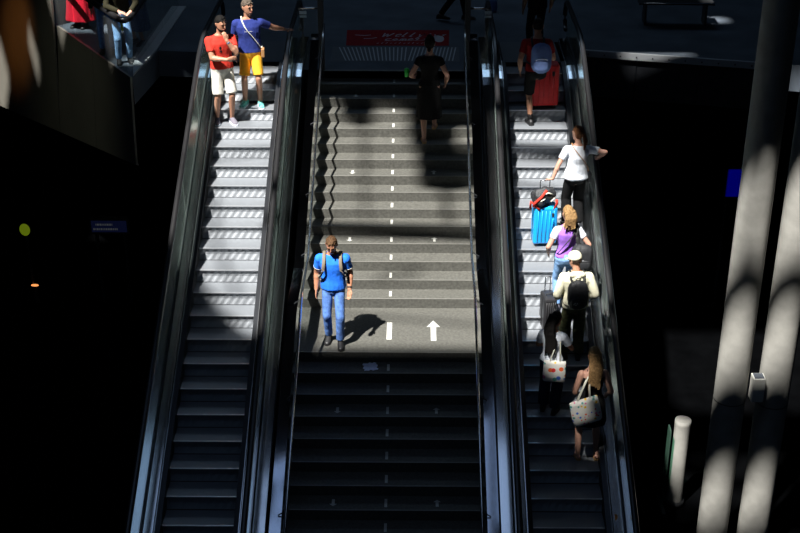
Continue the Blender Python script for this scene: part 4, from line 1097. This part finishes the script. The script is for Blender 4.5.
# background people
p = person('passer-by in black trousers walking across the upper landing, only lower legs in view', (1.12, 3.3, 0), -100, 1.78, head=(0, 0), feet=((-.08, .28, 0), (.08, -.22, .04)),
           top=('long', 'blackcloth'), bottom=('trousers', 'blackcloth'), hair=('short', 'hair_dark'), voxel=.011)
p = person('dark-clothed person standing on the upper landing ahead of the traveller in dark red', (2.62, .9, .004), 10, 1.75, head=(0, 0), feet=((-.1, 0, 0), (.1, 0, 0)),
           arms={'r': dict(to=(.26, .0, .93))}, top=('tee', 'blackcloth'), bottom=('trousers', 'blackcloth'), hair=('short', 'hair_dark'), voxel=.011)
p = person('person in long red dress on the left platform, cut off by the picture top', (-6.32, 2.75, 0), 160, 1.74, fem=True, head=(0, 0),
           top=('long', 'crimson', .97), bottom=('skirt', 'crimson', .16, .12), hair=('long', 'hair_dark'), voxel=.011)
p = person('person in olive jacket and light jeans leaning on the left platform corner rail', (-4.98, .42, 0), 200, 1.76, head=(0, 20), lean=(14, 0, 0), skin='skin2',
           arms={'l': dict(world=(-4.70, .05, 1.06), hint=(-1, -.2, -.3), palm=(0, 0, -1)), 'r': dict(world=(-4.92, .06, 1.06), hint=(1, -.2, -.3), palm=(0, 0, -1))},
           top=('long', 'olive', .93), bottom=('trousers', 'lightjeans'), hair=('short', 'hair_dark'), voxel=.009)
p = person('person in dark top and blue trousers behind the olive jacket on the left platform', (-5.42, 1.05, 0), 190, 1.68, head=(0, 0),
           top=('long', 'blackcloth', .93), bottom=('trousers', 'jeans'), hair=('short', 'hair_dark'), voxel=.011)
gb = bag_root(p, 'hand_bag', 'small yellow-green bag held low by the person in blue trousers on the left platform', 'bag')
b = MB(); c_ = p['X']((-.27, .08, .60)); b.box(c_-V((.1, .05, .14)), c_+V((.1, .05, .12))); b.build('bag_body', mat('lime_cloth', (.35, .5, .05), .8, 0, .2, .3, 20), gb, bevel=.02)
b = MB(); b.tube([c_+V((-.05, 0, .12)), p['X']((-.26, .08, .82)), c_+V((.05, 0, .12))], .008, 6); b.build('bag_handle', M['strap'], gb, True)
p = person('person in mottled navy dress beside the right-hand rail of the left platform', (-4.95, 1.62, 0), 150, 1.72, fem=True, head=(0, 0),
           top=('long', 'pattern', .97), bottom=('skirt', 'pattern', .30, .08), hair=('long', 'hair_dark'), voxel=.011)
# pale blue bag on the landing right
c = empty('carrier_bag', (1.98, 3.95, 0), R(12), label='small pale blue carrier bag standing on the landing above the right escalator', cat='bag')
b = MB(); b.rings([ring_e((0, 0, z), w_, d_, 16, None, 4) for z, w_, d_ in ((0, .09, .05), (.08, .1, .06), (.2, .095, .05), (.27, .08, .03))]); b.build('bag_body', M['pack_blue'], c, True)
for y in (-.02, .02):
    b = MB(); b.tube([V((-.04, y, .26)), V((-.035, y, .36)), V((.035, y, .36)), V((.04, y, .26))], .005, 5); b.build('handle', M['pack_blue'], c, True)
# crumpled paper on the first step below the landing
m = MB(); n = 7; pz = ZL - RI
for i in range(n):
    for j in range(n):
        x = (i/(n-1)-.5)*.2; y = (j/(n-1)-.5)*.2
        m.v.append((x + .015*math.sin(j*2.1), y + .012*math.sin(i*2.7), .006 + .02*abs(noise.noise(V((i*.9, j*.9, 1))))))
for i in range(n-1):
    for j in range(n-1): m.f.append([i*n+j, (i+1)*n+j, (i+1)*n+j+1, i*n+j+1]); m.mi.append(0)
o = m.build('paper_napkin', M['paper']); o.location = (-.265, YE-.5*T+.01, pz); o.rotation_euler = (0, 0, .12)
sol = o.modifiers.new('s', 'SOLIDIFY'); sol.thickness = .002
tag(o, 'crumpled pale blue paper lying on the dark step just below the landing', 'paper')

fuse_all()

# ------------------------------------------------------------------ light
sun = bpy.data.lights.new('sun', 'SUN'); sun.energy = 15; sun.angle = R(1.2); sun.color = (1, .97, .92)
so = bpy.data.objects.new('sun', sun); COL.objects.link(so)
so.rotation_euler = V((SX, SYY, -1)).to_track_quat('-Z', 'Y').to_euler()
def spot(name, loc, tgt, col, e_, ang):
    sp = bpy.data.lights.new(name, 'SPOT'); sp.energy = e_; sp.color = col; sp.spot_size = R(ang); sp.spot_blend = 1; sp.shadow_soft_size = .25
    so = bpy.data.objects.new(name, sp); COL.objects.link(so); so.location = loc
    so.rotation_euler = (V(tgt) - V(loc)).to_track_quat('-Z', 'Y').to_euler()
spot('added_spot_orange', (-10.5, -2.5, 4.5), (-8.2, 4.9, -.85), (1, .38, .1), 1800, 15)  # spot added to put the orange glow on the cladding
spot('added_spot_soft', (-10.5, -4.0, 3.0), (-6.4, 2.0, -1.0), (.85, .9, .7), 200, 40)  # wide dim spot, added to lift the dark cladding
# cool fill light added high up to brighten the upper landing
al = bpy.data.lights.new('landing_fill', 'AREA'); al.shape = 'RECTANGLE'; al.size = 16; al.size_y = 5; al.energy = 330; al.color = (.5, .72, 1)
so = bpy.data.objects.new('landing_fill', al); COL.objects.link(so); so.location = (-.5, 9.5, 12.6); so.rotation_euler = (R(-25), 0, 0)
w = bpy.data.worlds.new('World'); scn.world = w; w.use_nodes = True; nt = w.node_tree
bg = nt.nodes['Background']; tc = nt.nodes.new('ShaderNodeTexCoord'); sx = nt.nodes.new('ShaderNodeSeparateXYZ'); cr = nt.nodes.new('ShaderNodeValToRGB')
nt.links.new(tc.outputs['Generated'], sx.inputs[0]); nt.links.new(sx.outputs['Z'], cr.inputs['Fac']); nt.links.new(cr.outputs['Color'], bg.inputs['Color'])
e = cr.color_ramp.elements; e[0].position = .0; e[0].color = (.004, .006, .009, 1); e[1].position = 1.0; e[1].color = (.37, .53, .85, 1)
k = e.new(.35); k.color = (.008, .012, .018, 1); k = e.new(.75); k.color = (.25, .38, .64, 1)
bg.inputs['Strength'].default_value = .68

# ------------------------------------------------------------------ camera
f, pt, yaw, roll = 1290.96, .463, .0124, -.0016
C = V((.3761, -22.5194, 7.2631))
fwd = V((-math.sin(yaw)*math.cos(pt), math.cos(yaw)*math.cos(pt), -math.sin(pt))); right = V((math.cos(yaw), math.sin(yaw), 0)); up = right.cross(fwd)
r2 = right*math.cos(roll) + up*math.sin(roll); u2 = -right*math.sin(roll) + up*math.cos(roll)
cam = bpy.data.cameras.new('camera'); co = bpy.data.objects.new('camera', cam); COL.objects.link(co)
cam.sensor_width = 36; cam.lens = f*36/800; cam.clip_end = 200
mw = Matrix((r2, u2, -fwd)).transposed().to_4x4(); mw.translation = C; co.matrix_world = mw
scn.camera = co
scn.view_settings.view_transform = 'Standard'; scn.view_settings.look = 'None'; scn.view_settings.gamma = 1; scn.view_settings.exposure = 0
scn.cycles.max_bounces = 6; scn.cycles.transparent_max_bounces = 16
